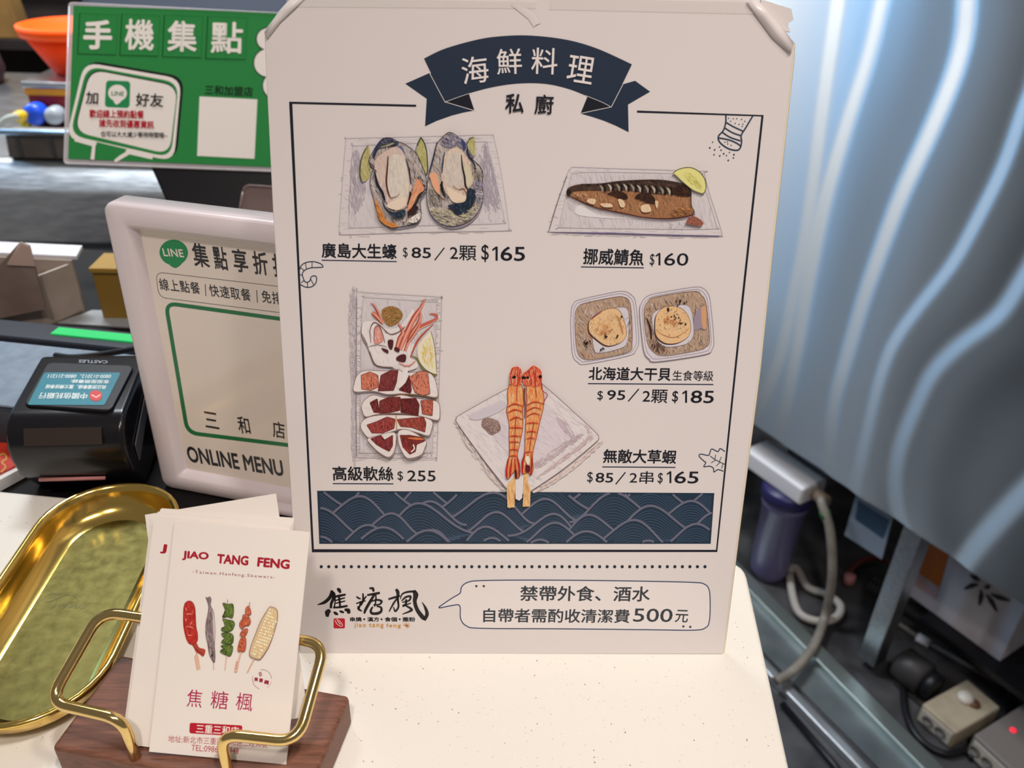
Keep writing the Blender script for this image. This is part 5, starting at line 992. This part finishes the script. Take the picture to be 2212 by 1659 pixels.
# ------------------------------------------------------------------ kitchen behind, on the left
def aty(x, y, Yp):
    d = ray(x, y); return CAM + d * ((Yp - CAM.y) / d.y)
M_STEEL = noisy(mat('brushed_steel', (0.56, 0.60, 0.64, 1), 0.32, metal=1.0), (0.50, 0.54, 0.58, 1), (0.62, 0.66, 0.70, 1), 30, 3, rough=(0.26, 0.42), stretch=(1, 6, 6))
M_STEELD = mat('dark_steel', (0.16, 0.17, 0.18, 1), 0.4, metal=0.8)
M_WALLD = noisy(mat('dark_kitchen_wall', rgb(46, 38, 36), 0.6), rgb(38, 32, 31), rgb(58, 48, 46), 8, 3)
wb = prism('wall_back', [Vector(p) for p in ((-2.2, 2.3, -.9), (2.2, 2.3, -.9), (2.2, 2.36, -.9), (-2.2, 2.36, -.9))], (0, 0, 2.2), M_WALLD); tag(wb, kind='structure')
fl = prism('floor', [Vector(p) for p in ((-2.2, -1.2, -.94), (2.2, -1.2, -.94), (2.2, 2.36, -.94), (-2.2, 2.36, -.94))], (0, 0, .04), noisy(mat('dark_wet_floor', rgb(62, 62, 64), 0.4), rgb(48, 48, 50), rgb(78, 78, 80), 14, 4)); tag(fl, kind='structure')
YB = 0.92; zb = aty(0, 378, YB).z
bench = thing('steel_bench', (-0.45, 1.2, -.9), 'long stainless kitchen bench with a bright rounded front edge, behind the till', 'bench')
bm = bmesh.new(); ps_ = [(YB + .075, zb), (YB + .058, zb - .005), (YB + .030, zb - .034), (YB + .024, zb - .042), (YB + .004, zb - .112), (YB + .06, zb - .114), (1.60, zb - .114), (1.60, zb)]
A_ = [bm.verts.new((-1.6, y, z)) for y, z in ps_]; B_ = [bm.verts.new((-.12, y + .02, z)) for y, z in ps_]; bm.faces.new(A_); bm.faces.new(B_[::-1])
for k in range(8): bm.faces.new((A_[k], B_[k], B_[(k + 1) % 8], A_[(k + 1) % 8]))
frombm('bench_top', bm, M_STEEL, bench, bevel=.004, seg=3)
prism('fascia', [Vector(p) for p in ((-1.6, YB + .02, zb - .150), (-.14, YB + .04, zb - .150), (-.14, YB + .05, zb - .150), (-1.6, YB + .03, zb - .150))], (0, 0, .092), mat('grey_blue_fascia', rgb(128, 136, 144), .35, metal=.2), bench)
tube('lower_lip', [Vector((-1.6, YB + .012, zb - .105)), Vector((-.14, YB + .032, zb - .105))], .006, M_STEEL, bench)
prism('under_shelf', [Vector(p) for p in ((-1.6, YB + .10, -.45), (-.14, YB + .10, -.45), (-.14, 1.58, -.45), (-1.6, 1.58, -.45))], (0, 0, .02), M_STEEL, bench)
prism('back_panel', [Vector(p) for p in ((-.545, YB + .30, -.43), (-.14, YB + .30, -.43), (-.14, YB + .31, -.43), (-.545, YB + .31, -.43))], (0, 0, .36), M_STEEL, bench)
dx0 = aty(80, 560, YB + .05).x
prism('door_panel', [Vector((dx0, YB + .05, -.85)), Vector((-.14, YB + .07, -.85)), Vector((-.14, YB + .085, -.85)), Vector((dx0, YB + .065, -.85))], (0, 0, zb - .152 + .85), mat('grey_blue_door', rgb(132, 142, 152), .4, metal=.1), bench, bevel=.002)
for x in (-1.5, -.6, -.17):
    for y in (YB + .08, 1.55): box('leg', (x, y, -.9), X, Y, Z, .04, .04, .74, M_STEEL, bench, bevel=.003)
# gas box with knobs, bucket on it
bY = 1.20
q0, q1 = aty(47, 178, bY), aty(210, 186, bY); b0 = aty(62, 268, bY)
bt = thing('red_stove', (q0.x + .07, bY + .1, zb), 'red metal box with silver rim, yellow stripe and two round knobs on the bench', 'stove')
zb2 = zb + .0005; hz = q0.z - zb2
prism('body', [Vector((q0.x + .003, bY, zb2)), Vector((q1.x, bY, zb2)), Vector((q1.x, bY + .2, zb2)), Vector((q0.x + .003, bY + .2, zb2))], (0, 0, hz), mat('dark_red_enamel', rgb(128, 22, 26), .35), bt, bevel=.003)
prism('silver_rim', [Vector((q0.x, bY - .004, q0.z - .008)), Vector((q1.x, bY - .004, q0.z - .008)), Vector((q1.x, bY + .21, q0.z - .008)), Vector((q0.x, bY + .21, q0.z - .008))], (0, 0, .010), M_STEEL, bt, bevel=.002)
zs = q0.z - .020
prism('yellow_stripe', [Vector((q0.x + .002, bY - .002, zs)), Vector((q1.x, bY - .002, zs)), Vector((q1.x, bY - .0005, zs)), Vector((q0.x + .002, bY - .0005, zs))], (0, 0, .0105), mat('yellow_tape', rgb(206, 140, 30), .5), bt)
for x, y, r, c, nm in ((81, 244, .0180, rgb(20, 70, 190), 'blue knob'), (122, 247, .0145, rgb(150, 156, 162), 'pale grey knob')):
    k = aty(x, y, bY - .012); lathe('knob', [(r * .9, .012), (r, .004), (r, -.012), (r * .85, -.018), (r * .3, -.020)], (k.x, bY - .0005 - .012, k.z), mat(nm.replace(' ', '_'), c, .35), bt, axis=(0, 1, 0))['label'] = nm
bk0, bk1 = aty(48, 62, bY + .09), aty(108, 175, bY + .09)
bx0 = bk0.x + .085; zb0 = q0.z + .0025; hb = bk0.z - zb0 + .010
ob = thing('orange_bucket', (bx0, bY + .09, zb0), 'bright orange plastic bucket standing on the red stove', 'bucket')
lathe('bucket_body', [(.040, 0), (.044, .002), (.080, hb - .012), (.077, hb - .010), (.042, .004)], (bx0, bY + .09, zb0), mat('orange_plastic', (1.0, 0.055, 0.0, 1), .6, spec=.2), ob, seg=40)
lathe('bucket_rim', [(.079, hb - .016), (.084, hb - .016), (.086, hb - .008), (.087, hb), (.080, hb + .002), (.077, hb - .004)], (bx0, bY + .09, zb0), mat('orange_plastic_rim', (1.0, 0.085, 0.002, 1), .55, spec=.2), ob, seg=40)
hs = thing('gas_hose', aty(20, 275, bY - .03), 'grey hose with yellow brass fitting running into the red stove', 'hose')
tube('hose_tube', catmull([aty(-30, 290, bY - .05), aty(0, 268, bY - .05), aty(18, 256, bY - .05), aty(40, 251, bY - .05)], 8), .0055, mat('grey_hose', rgb(150, 150, 140), .5), hs)
tube('fitting', [aty(38, 252, bY - .05), aty(46, 250, bY - .04), aty(57, 249, bY - .012)], .009, mat('yellow_fitting', rgb(206, 168, 20), .4), hs)
lathe('valve_knob', [(.001, 0), (.007, .001), (.007, .012), (.001, .013)], aty(52, 270, bY - .03), mat('yellow_knob', rgb(200, 180, 24), .4), hs, seg=16, axis=(0, 1, 0))
# steel tray under the stove front
g0, g1 = aty(10, 372, 1.0), aty(8, 284, 1.0)
sp = thing('grey_container', (g0.x + .15, 1.015, zb), 'dull grey container with a steel rim on the bench in front of the red stove', 'container')
gh = max(.02, g1.z - zb)
bm = bmesh.new(); add_hull(bm, *[[Vector((x, y, z)) for x, y in ((x0, 1.0), (-.30, 1.0), (-.30, 1.03), (x0, 1.03))] for x0, z in ((g0.x + .012, zb + .0005), (g1.x, zb + gh))])
frombm('container_body', bm, noisy(mat('dull_grey_plastic', rgb(104, 100, 94), .5), rgb(88, 84, 80), rgb(120, 116, 110), 12, 3), sp, bevel=.003)
tube('container_rim', [Vector((g1.x - .004, .998, zb + gh)), Vector((-.30, .998, zb + gh))], .005, M_STEEL, sp)
for k in range(3): prism('rib', [Vector((g0.x + .03 + k * .05, .9985, zb + .004)), Vector((g0.x + .036 + k * .05, .9985, zb + .004)), Vector((g0.x + .036 + k * .05, 1.0005, zb + .004)), Vector((g0.x + .03 + k * .05, 1.0005, zb + .004))], (0, 0, gh * .8), M_STEELD, sp)
# tan carton up on a shelf and dark red sack below it
tY = 1.75
t0, t1 = aty(-120, -60, tY), aty(52, 84, tY)
shf = thing('wall_shelf', (t1.x - .2, tY, t1.z - .02), 'dark shelf on the back wall under the tan carton', 'shelf')
prism('shelf_board', [Vector((t1.x - .6, tY - .01, t1.z - .022)), Vector((t1.x + .02, tY - .01, t1.z - .022)), Vector((t1.x + .02, 2.299, t1.z - .022)), Vector((t1.x - .6, 2.299, t1.z - .022))], (0, 0, .021), M_WALLD, shf)
for x in (t1.x - .55, t1.x - .02): prism('bracket', [Vector((x, tY + .1, t1.z - .022)), Vector((x, 2.299, t1.z - .022)), Vector((x, 2.299, t1.z - .25))], (.02, 0, 0), M_STEELD, shf)
tc = thing('tan_carton', (t1.x - .2, tY + .1, t1.z), 'tan cardboard carton on the shelf above the orange bucket', 'carton')
bm = bmesh.new(); add_hull(bm, [Vector((t1.x - .5, tY, t1.z)), Vector((t1.x - .002, tY, t1.z)), Vector((t1.x - .002, tY + .05, t1.z)), Vector((t1.x - .5, tY + .05, t1.z))], [Vector((t1.x - .5, tY, t1.z + .25)), Vector((t1.x - .03, tY, t1.z + .25)), Vector((t1.x - .03, tY + .05, t1.z + .25)), Vector((t1.x - .5, tY + .05, t1.z + .25))])
frombm('carton_body', bm, noisy(mat('tan_card', rgb(150, 112, 58), .6), rgb(136, 100, 50), rgb(164, 126, 70), 12, 3), tc, bevel=.002)
bm = bmesh.new(); add_hull(bm, [Vector((t1.x - .3, tY - .001, t1.z)), Vector((t1.x - .25, tY - .001, t1.z)), Vector((t1.x - .25, tY - .0005, t1.z)), Vector((t1.x - .3, tY - .0005, t1.z))], [Vector((t1.x - .3, tY - .001, t1.z + .25)), Vector((t1.x - .25, tY - .001, t1.z + .25)), Vector((t1.x - .25, tY - .0005, t1.z + .25)), Vector((t1.x - .3, tY - .0005, t1.z + .25))]); frombm('packing_tape', bm, mat('brown_tape', rgb(120, 84, 40), .3), tc)
k0 = aty(-100, 150, 1.45)
rs = thing('red_sack', (k0.x, 1.5, zb), 'dark red sack standing on the bench below the tan carton', 'sack')
hsk = max(.05, aty(0, 95, 1.45).z - zb)
lathe('sack_body', [(.001, .0005), (.055, .001), (.065, hsk * .3), (.06, hsk * .7), (.03, hsk * .92), (.001, hsk)], (k0.x, 1.5, zb), mat('dark_red_cloth', rgb(52, 10, 12), .9), rs); lathe('sack_tie', [(.034, hsk * .90), (.038, hsk * .92), (.034, hsk * .94)], (k0.x, 1.5, zb), mat('brown_cord', rgb(80, 50, 34), .8), rs)
# pale steel hood behind the green sign
hd = thing('steel_cabinet', (-.25, 2.1, -.9), 'tall pale steel cabinet against the back wall behind the green sign', 'cabinet')
h0 = aty(178, 10, 2.05)
prism('cabinet_body', [Vector((h0.x, 2.05, -.9)), Vector((.35, 2.05, -.9)), Vector((.35, 2.299, -.9)), Vector((h0.x, 2.299, -.9))], (0, 0, 2.0), mat('blue_grey_enamel', rgb(104, 112, 128), .4), hd, bevel=.004)
prism('door', [Vector((h0.x + .02, 2.04, -.88)), Vector((.33, 2.04, -.88)), Vector((.33, 2.0495, -.88)), Vector((h0.x + .02, 2.0495, -.88))], (0, 0, 1.95), mat('blue_grey_door', rgb(112, 120, 136), .4), hd, bevel=.003)
# ------------------------------------------------------------------ stainless unit on legs across the aisle, right
ZP = -0.56
PA, PB = onz(1625, 912, ZP), onz(2212, 1302, ZP)
pd = (PB - PA).normalized(); pn = Vector((pd.y, -pd.x, 0))
if pn.dot(CAM - PA) < 0: pn = -pn
PLn = (PB - PA).length
def pf(x, y, off=0.0): return onplane(x, y, PA + pn * off, pn)
def sz(x, y):
    q = pf(x, y) - PA; return q.dot(pd), q.z + PA.z
M_PANEL = mat('wavy_stainless', (0.36, 0.39, 0.42, 1), 0.40, metal=1.0)
N_, L_, B_ = nodes(M_PANEL)                               # hairline finish: highlights smear up and down
B_.inputs['Anisotropic'].default_value = 0.93; B_.inputs['Anisotropic Rotation'].default_value = 0.25
tg = N_.new('ShaderNodeTangent'); tg.direction_type = 'UV_MAP'; tg.uv_map = 'sheet'; L_.new(tg.outputs['Tangent'], B_.inputs['Tangent'])
unit = thing('stainless_unit', PA + pd * PLn * .5 - pn * .3 + Vector((0, 0, -.9 - ZP)), 'big wavy stainless cabinet on legs across the aisle, right of the menu', 'steel cabinet')
RIDGES = (
  ([(1822, -80), (1812, 0), (1797, 100), (1776, 250), (1757, 400), (1737, 530), (1712, 650), (1690, 760), (1655, 850), (1625, 895)], .014, .50),
  ([(1924, -80), (1908, 0), (1880, 120), (1845, 230), (1815, 330), (1790, 420), (1768, 520), (1745, 640), (1725, 760), (1690, 930)], .015, .68),
  ([(2096, -80), (2092, 0), (2085, 80), (2060, 170), (2010, 290), (1950, 420), (1905, 540), (1870, 640), (1835, 760), (1805, 870), (1790, 1000)], .016, 1.0),
  ([(2300, -80), (2268, 60), (2235, 180), (2212, 240), (2170, 360), (2110, 480), (2060, 570), (1990, 660), (1935, 740), (1905, 820), (1885, 900), (1862, 1000), (1845, 1070)], .012, 1.1),
  ([(2430, 150), (2370, 320), (2310, 430), (2260, 520), (2212, 600), (2160, 680), (2080, 740), (2020, 800), (1985, 870), (1950, 960), (1938, 1030), (1942, 1100), (1960, 1150)], .014, 1.2),
  ([(2560, 600), (2430, 830), (2330, 960), (2250, 1030), (2190, 1090), (2110, 1180), (2070, 1240)], .018, 1.2))
cur = []
for P, w, k in RIDGES:
    c = sorted([(sz(*q)[1], sz(*q)[0]) for q in P]); cur.append((c, w, k))
def smooth(c):
    P = [Vector((q[0], q[1], 0)) for q in c]; Q = [(p.x, p.y) for p in catmull(P, 12)]
    for _ in range(14): Q = [Q[0]] + [((Q[i - 1][0] + 2 * Q[i][0] + Q[i + 1][0]) / 4, (Q[i - 1][1] + 2 * Q[i][1] + Q[i + 1][1]) / 4) for i in range(1, len(Q) - 1)] + [Q[-1]]
    return sorted(Q)
cur = [(smooth(c), w, k) for c, w, k in cur]
def cz(c, z):
    """where the crease lies at height z, and the stretch that keeps its width even where it runs aslant"""
    if z <= c[0][0]: return c[0][1] + (z - c[0][0]) * (c[3][1] - c[0][1]) / (c[3][0] - c[0][0]) * .5, 1.1
    for (z0, s0), (z1, s1) in zip(c, c[1:]):
        if z <= z1:
            m = (s1 - s0) / max(1e-6, z1 - z0); return s0 + (s1 - s0) * (z - z0) / max(1e-9, z1 - z0), min(2.4, math.sqrt(1 + m * m))
    (z0, s0), (z1, s1) = c[-4], c[-1]; m = (s1 - s0) / (z1 - z0); return s1 + (z - z1) * m, min(2.4, math.sqrt(1 + m * m))
GT = []                                                   # one crease, shaped to reflect a bright streak: short rise, long fall
acc = 0.0
for i in range(-200, 1301):
    d = i / 100; acc += (math.exp(-(d / .95) ** 4) - math.exp(-((d - 5.6) / 2.9) ** 2) * (1.722 / (2.9 * 1.77245))) / 100; GT.append(acc)
def bump(s, z):
    h = 0
    for c, w, k in cur:
        s0, q = CZ[(id(c), z)] if (id(c), z) in CZ else CZ.setdefault((id(c), z), cz(c, z))
        x = ((s - s0) / (w * q) + 2) * 100; i = int(x)
        if 0 <= i < 1500: h += RAMP * w * k * (GT[i] + (GT[i + 1] - GT[i]) * (x - i))
    return h
RAMP = 0.19; CZ = {}
bm = bmesh.new(); S0, S1, NS = -.30, PLn + .32, 250; Z0, Z1, NZ = ZP, .42, 150
G = [[bm.verts.new(PA + pd * (S0 + (S1 - S0) * i / NS) + Vector((0, 0, Z0 - PA.z + (Z1 - Z0) * j / NZ)) + pn * bump(S0 + (S1 - S0) * i / NS, Z0 + (Z1 - Z0) * j / NZ)) for i in range(NS + 1)] for j in range(NZ + 1)]
uvl = bm.loops.layers.uv.new('sheet')
for j in range(NZ):
    for i in range(NS):
        f = bm.faces.new((G[j][i], G[j][i + 1], G[j + 1][i + 1], G[j + 1][i]))
        for lp_, (a, b) in zip(f.loops, ((i, j), (i + 1, j), (i + 1, j + 1), (i, j + 1))): lp_[uvl].uv = (a / NS, b / NZ)
pan = frombm('front_panel', bm, M_PANEL, unit, smooth=True); pan['label'] = 'wavy stainless front sheet'
def pbox(name, s0, s1, o0, o1, z0, z1, m, par=unit, **k):
    P = [PA + pd * s + pn * o for s, o in ((s0, o0), (s1, o0), (s1, o1), (s0, o1))]
    return prism(name, [Vector((p.x, p.y, z0)) for p in P], (0, 0, z1 - z0), m, par, **k)
pbox('cabinet_body', S0, S1, -.001, -.55, ZP + .001, Z1, M_STEELD)
lp = onz(1842, 1446, -.88); ls = (lp - PA).dot(pd)
for s in (ls - .62, ls, ls + .62):
    pbox('leg', s - .017, s + .017, -.004, -.040, -.88, ZP, M_STEEL, bevel=.002)
    pbox('leg', s - .017, s + .017, -.50, -.54, -.9, ZP, M_STEEL, bevel=.002)
# rails on the floor
def rail(name, P, z0, z1, m, label, cat='rail'):
    q = [onz(x, y, z1) for x, y in P]; t = thing(name, (q[0] + q[1]) / 2 * Vector((1, 1, 0)) if False else Vector(((q[0].x + q[1].x) / 2, (q[0].y + q[1].y) / 2, z0)), label, cat)
    prism('bar', [Vector((p.x, p.y, z0)) for p in q], (0, 0, z1 - z0), m, t, bevel=.002); return t, q
M_GRSTEEL = mat('greenish_steel', (0.42, 0.48, 0.46, 1), 0.4, metal=0.9)
rail('steel_rail', [(1560, 1180), (2100, 1718), (2072, 1740), (1545, 1200)], -.8995, -.88, M_GRSTEEL, 'broad greenish steel rail on the floor under the cabinet leg')
rail('thin_steel_rail', [(1560, 1325), (1960, 1740), (1942, 1748), (1548, 1338)], -.8995, -.885, mat('bright_steel', (.62, .64, .66, 1), .35, metal=.9), 'thin bright steel rail on the floor nearest the counter')
q = [onz(x, y, -.895) for x, y in ((1558, 1215), (2050, 1722), (1985, 1745), (1562, 1320))]
pt = prism('floor_plate', [Vector((p.x, p.y, -.8995)) for p in q], (0, 0, .004), noisy(mat('scuffed_steel_plate', (.22, .25, .26, 1), .45, metal=.7), (.16, .19, .20, 1), (.30, .34, .35, 1), 9, 4)); tag(pt, 'scuffed grey steel floor plate between the two floor rails', 'floor plate')
tube('x', [onz(1690, 1520, -.892), onz(1800, 1650, -.892), onz(1850, 1720, -.892)], .006, M_BLKP).name = 'floor_cable'
tag(bpy.data.objects['floor_cable'], 'black cable lying on the floor beside the thin steel rail', 'cable')
# water filter
wz = -.8985; wc = onz(1658, 1236, wz); vn = Vector((CAM.x - wc.x, CAM.y - wc.y, 0)).normalized()
def wv(x, y): return onplane(x, y, wc, vn)
hz = wv(1680, 1068).z - wz; R1 = (wv(1724, 1080) - wv(1622, 1080)).length / 2 * .98
wf = thing('water_filter', wc, 'purple-grey water filter cup with a white head under the steel cabinet', 'water filter')
lathe('filter_cup', [(R1 * .70, 0), (R1 * .80, .003), (R1 * .86, .02), (R1 * .95, hz * .9), (R1 * 1.02, hz * .92), (R1 * 1.06, hz)], (wc.x, wc.y, wz), mat('purple_grey_plastic', rgb(112, 108, 150), .3), wf, seg=36)
lathe('collar', [(R1 * 1.10, hz), (R1 * 1.14, hz + .004), (R1 * 1.14, hz + .022), (R1 * 1.05, hz + .028)], (wc.x, wc.y, wz), mat('dark_purple_plastic', rgb(46, 44, 92), .35), wf, seg=36)
M_HEAD = mat('white_filter_head', rgb(232, 232, 236), .35)
box('filter_head', (wc.x - pd.x * R1 * .5, wc.y - pd.y * R1 * .5, wz + hz + .028), pd, pn, Z, R1 * 3.4, R1 * 1.5, .040, M_HEAD, wf, bevel=.006, seg=3)
h1 = Vector((wc.x, wc.y, wz + hz + .048)) + pd * R1 * 1.25
tube('outlet', [h1, h1 + pd * .03], .012, mat('brown_fitting', rgb(150, 130, 112), .5), wf)
box('bracket', (wc.x - pn.x * R1 * .9, wc.y - pn.y * R1 * .9, wz + hz + .03), pd, pn, Z, R1 * 2.2, .006, ZP - (wz + hz + .03), M_STEEL, wf)
hp = [h1 + pd * .028] + [onplane(x, y, h1 + pn * .02, pn) for x, y in ((1775, 1085), (1792, 1140), (1798, 1210), (1795, 1270), (1781, 1335), (1756, 1398))]
hp = [p if p.z > -.872 else onz(*q, -.872) for p, q in zip(hp, [(0, 0), (1775, 1085), (1792, 1140), (1798, 1210), (1795, 1270), (1781, 1335), (1756, 1398)])]
hp += [onz(1712, 1450, -.866), onz(1676, 1470, -.866)]
ho = thing('water_hose', hp[0], 'grey hose curving down from the water filter to the floor', 'hose')
tube('hose_tube', catmull(hp, 10), .0085, noisy(mat('grey_water_hose', rgb(140, 134, 124), .5), rgb(126, 120, 112), rgb(152, 146, 136), 30, 3), ho)
tube('green_band', [hp[1].lerp(hp[2], .35), hp[1].lerp(hp[2], .60)], .0100, mat('green_tape', rgb(40, 110, 62), .5), ho)
rp_ = [onz(x, y, -.886) for x, y in ((1706, 1240), (1720, 1228), (1745, 1268), (1785, 1284), (1815, 1308), (1806, 1334), (1765, 1342), (1722, 1318))]
tag(tube('x', [*catmull(rp_, 6, True)] + [rp_[0]], .008, mat('white_hose', rgb(176, 172, 166), .5)), 'off-white hose coiled in a loop on the floor behind the grey hose', 'hose').name = 'hose_loop'
# things stowed under the cabinet
zl = -.80
shelf_o = -.10
pbox('lower_shelf', ls + .02, S1, shelf_o, -.5, zl - .012, zl, M_BLKP)
def sf(x, y, off=-.13): return pf(x, y, off)
M_CW = noisy(mat('white_carton', rgb(206, 202, 208), .6), rgb(196, 192, 198), rgb(214, 210, 216), 14, 3)
e0, e1 = sf(1925, 1236), sf(2168, 1412)
cs0, cs1 = (e0 - PA).dot(pd), (e1 - PA).dot(pd); czl = zl + .0005
lc_ = thing('leaf_carton', PA + pd * (cs0 + cs1) / 2 - pn * .16 + Vector((0, 0, czl - PA.z)), 'white carton with black leaf print and orange patch under the steel cabinet', 'carton')
pbox('carton_body', cs0, cs1, -.13, -.28, czl, ZP - .03, M_CW, lc_, bevel=.002)
LP = Plane(PA - pn * .129 + Vector((0, 0, 0)), pd, Z)
if LP.n.dot(pn) < 0: LP = Plane(LP.O, -pd, Z)
def li(h): return Ink(LP, (220, 220, 225), (.8, .8, .8), h, (1560, 880, 2.1304), 3)
I = li(.0002); I.poly([(830, 560), (1048, 660), (1000, 830), (826, 702)], (186, 96, 14), smooth=False); I.build('orange_patch', lc_, INK, 'orange printed patch')
I = li(.0002); I.poly([(830, 706), (1000, 834), (985, 885), (806, 764)], (190, 160, 168), smooth=False); I.build('pink_stripe', lc_, INK, 'dull pink stripe')
I = li(.0004)
for P in ([(1180, 815), (1150, 820), (1115, 835)], [(1190, 840), (1192, 870), (1182, 910)], [(1215, 860), (1240, 895), (1265, 940)], [(1235, 858), (1275, 875), (1325, 890)], [(1205, 828), (1222, 826), (1232, 818)], [(1140, 770), (1165, 785), (1185, 800)]): I.line(P, 24, (34, 34, 38), taper=[.2, 1, .3], smooth=True)
I.build('leaf_print', lc_, INK, 'black leaf print')
nb0 = [sf(x, y, -.06) for x, y in ((1850, 1062), (1926, 1112), (1904, 1208), (1824, 1156))]
top2 = [Vector((p.x, p.y, ZP)) for p in nb0[:2]]
nt = thing('blue_notice', (top2[0] + top2[1]) / 2, 'pale blue card with a dark blue square hanging behind the cabinet leg', 'notice')
prism('card_sheet', [top2[0], top2[1], nb0[2], nb0[3]], -pn * .003, mat('pale_blue_card', rgb(150, 166, 184), .5), nt)
NP = Plane(PA - pn * .0595, LP.ex, Z); I = Ink(NP, (220, 220, 225), (.8, .8, .8), .0003, (1560, 880, 2.1304), 3); I.poly([(625, 430), (770, 520), (740, 605), (612, 515)], (60, 84, 110), smooth=False); I.build('blue_square', nt, INK, 'dark blue square')
ch = [onz(x, y, -.868) for x, y in ((1880, 1262), (1930, 1292), (1985, 1322), (2055, 1374), (2130, 1428), (2212, 1484), (2290, 1535))]
tag(tube('x', resample(catmull(ch, 10), .0016), .017, mat('black_corrugated_plastic', rgb(70, 68, 68), .4), seg=16, ribs=110, rib_amp=.13), 'thick black corrugated hose running under the leaf carton', 'hose').name = 'corrugated_hose'
gcb = [onz(x, y, -.893) for x, y in ((1890, 1318), (1945, 1350), (1995, 1383), (2060, 1420), (2130, 1460), (2212, 1502), (2260, 1530))]
gc = thing('grey_cable', gcb[0], 'thin grey cable with a pale connector along the floor before the corrugated hose', 'cable')
tube('cable_tube', catmull(gcb, 8), .0048, mat('grey_cable_sheath', rgb(126, 120, 118), .5), gc); tube('connector', [gcb[2] - (gcb[3] - gcb[2]).normalized() * .012, gcb[2] + (gcb[3] - gcb[2]).normalized() * .012], .009, M_HEAD, gc)
rw = [onz(x, y, -.89) for x, y in ((1832, 1260), (1836, 1235), (1858, 1214), (1890, 1206), (1915, 1214))]
rc = thing('red_cable', rw[0], 'short red cable with a pink plug behind the cabinet leg', 'cable'); tube('cable_tube', catmull(rw, 8), .005, mat('red_sheath', rgb(130, 30, 30), .5), rc); tube('plug', [rw[0], rw[0] + Vector((0, 0, .022))], .011, mat('pink_plug', rgb(190, 130, 130), .5), rc)
pc = onz(1905, 1430, -.8985) + pd * .028
pu = thing('dark_pump', pc, 'dark grey pump lying on the floor between the cabinet leg and the socket box', 'pump')
pu_a = pc + Vector((0, 0, .034)); M_PUMP = mat('dark_grey_pump', rgb(58, 56, 56), .5)
lathe('motor', [(.02, -.002), (.031, .004), (.032, .050), (.02, .055)], pu_a, M_PUMP, pu, axis=pd); lathe('pump_head', [(.012, .0545), (.026, .057), (.026, .073), (.01, .077)], pu_a, M_BLKP, pu, axis=pd)
box('foot', (pc.x + pd.x * .045, pc.y + pd.y * .045, -.8985), pd, pn, Z, .06, .05, .006, M_PUMP, pu)
# socket boxes
def sockbox(label, T, h, z1, m, mf, dots, group=None):
    """T: four top-face corners (back, right, front, left) in photo pixels"""
    q = [onz(x, y, z1) for x, y in T]
    t = thing('socket_box', Vector((sum(p.x for p in q) / 4, sum(p.y for p in q) / 4, z1 - h)), label, 'socket box', group)
    bm = bmesh.new(); add_hull(bm, [p - Vector((0, 0, h)) for p in q], q); frombm('housing', bm, m, t, bevel=.004, seg=3)
    d = (q[2] - q[3]).normalized(); nn = Vector((d.y, -d.x, 0)); L = (q[2] - q[3]).length
    if nn.dot(CAM - q[2]) < 0: nn = -nn
    o = q[3] - Vector((0, 0, h)); nz = nn
    prism('socket_plate', [o + d * L * .06 + nn * .0002 + Z * h * .15, o + d * L * .94 + nn * .0002 + Z * h * .15, o + d * L * .94 + nn * .0002 + Z * h * .85, o + d * L * .06 + nn * .0002 + Z * h * .85], nn * .002, mf, t, bevel=.001)
    for f in dots: lathe('socket', [(.0095, .0), (.0095, .0022), (.008, .0026), (.0075, .001)], o + d * L * f + Z * h * .5 + nn * .0021, mat('socket_ring', rgb(120, 114, 108), .5), t, seg=18, axis=nn)
    return t, q
M_BEI = noisy(mat('beige_plastic', rgb(176, 164, 140), .5), rgb(164, 150, 128), rgb(186, 174, 150), 18, 3); M_BEIF = mat('pale_socket_plate', rgb(196, 188, 174), .45)
s1, q1 = sockbox('beige socket box with a round knob on its top, on the floor', ((2090, 1466), (2163, 1528), (2067, 1584), (1992, 1520)), .042, -.857, M_BEI, M_BEIF, (.3, .66))
kc = onz(2085, 1510, -.857); lathe('knob', [(.014, .0003), (.014, .005), (.010, .010), (.002, .011)], kc, mat('white_knob', rgb(214, 206, 194), .4), s1, seg=20); kc2 = onz(2103, 1522, -.857); lathe('brown_cap', [(.009, .0003), (.009, .005), (.002, .006)], kc2, mat('brown_cap_plastic', rgb(110, 74, 52), .5), s1, seg=16)
s2, q2 = sockbox('grey socket box with a small red light, lowest at the right', ((2230, 1508), (2330, 1592), (2205, 1680), (2104, 1586)), .05, -.849, mat('grey_plastic', rgb(128, 122, 118), .5), M_BEIF, (.15, .42, .7))
lc2 = onz(2188, 1578, -.849); lathe('indicator_light', [(.005, .0003), (.005, .002), (.001, .003)], lc2, mat('red_light', rgb(220, 40, 60), .4, emit=rgb(255, 40, 60), estr=1.0), s2, seg=12)
bc1 = [onz(x, y, -.893) for x, y in ((1955, 1440), (1952, 1500), (1962, 1555), (1990, 1600), (2040, 1628), (2088, 1622), (2100, 1640))]
tag(tube('x', catmull(bc1, 8), .006, M_BLKP), 'black cable looping round the beige socket box', 'cable').name = 'black_cable'
bc2 = [onz(x, y, -.893) for x, y in ((2170, 1490), (2180, 1530), (2176, 1560), (2150, 1585), (2095, 1600))]
tag(tube('x', catmull(bc2, 8), .005, M_BLKP), 'black cable between the two socket boxes', 'cable').name = 'black_cable'
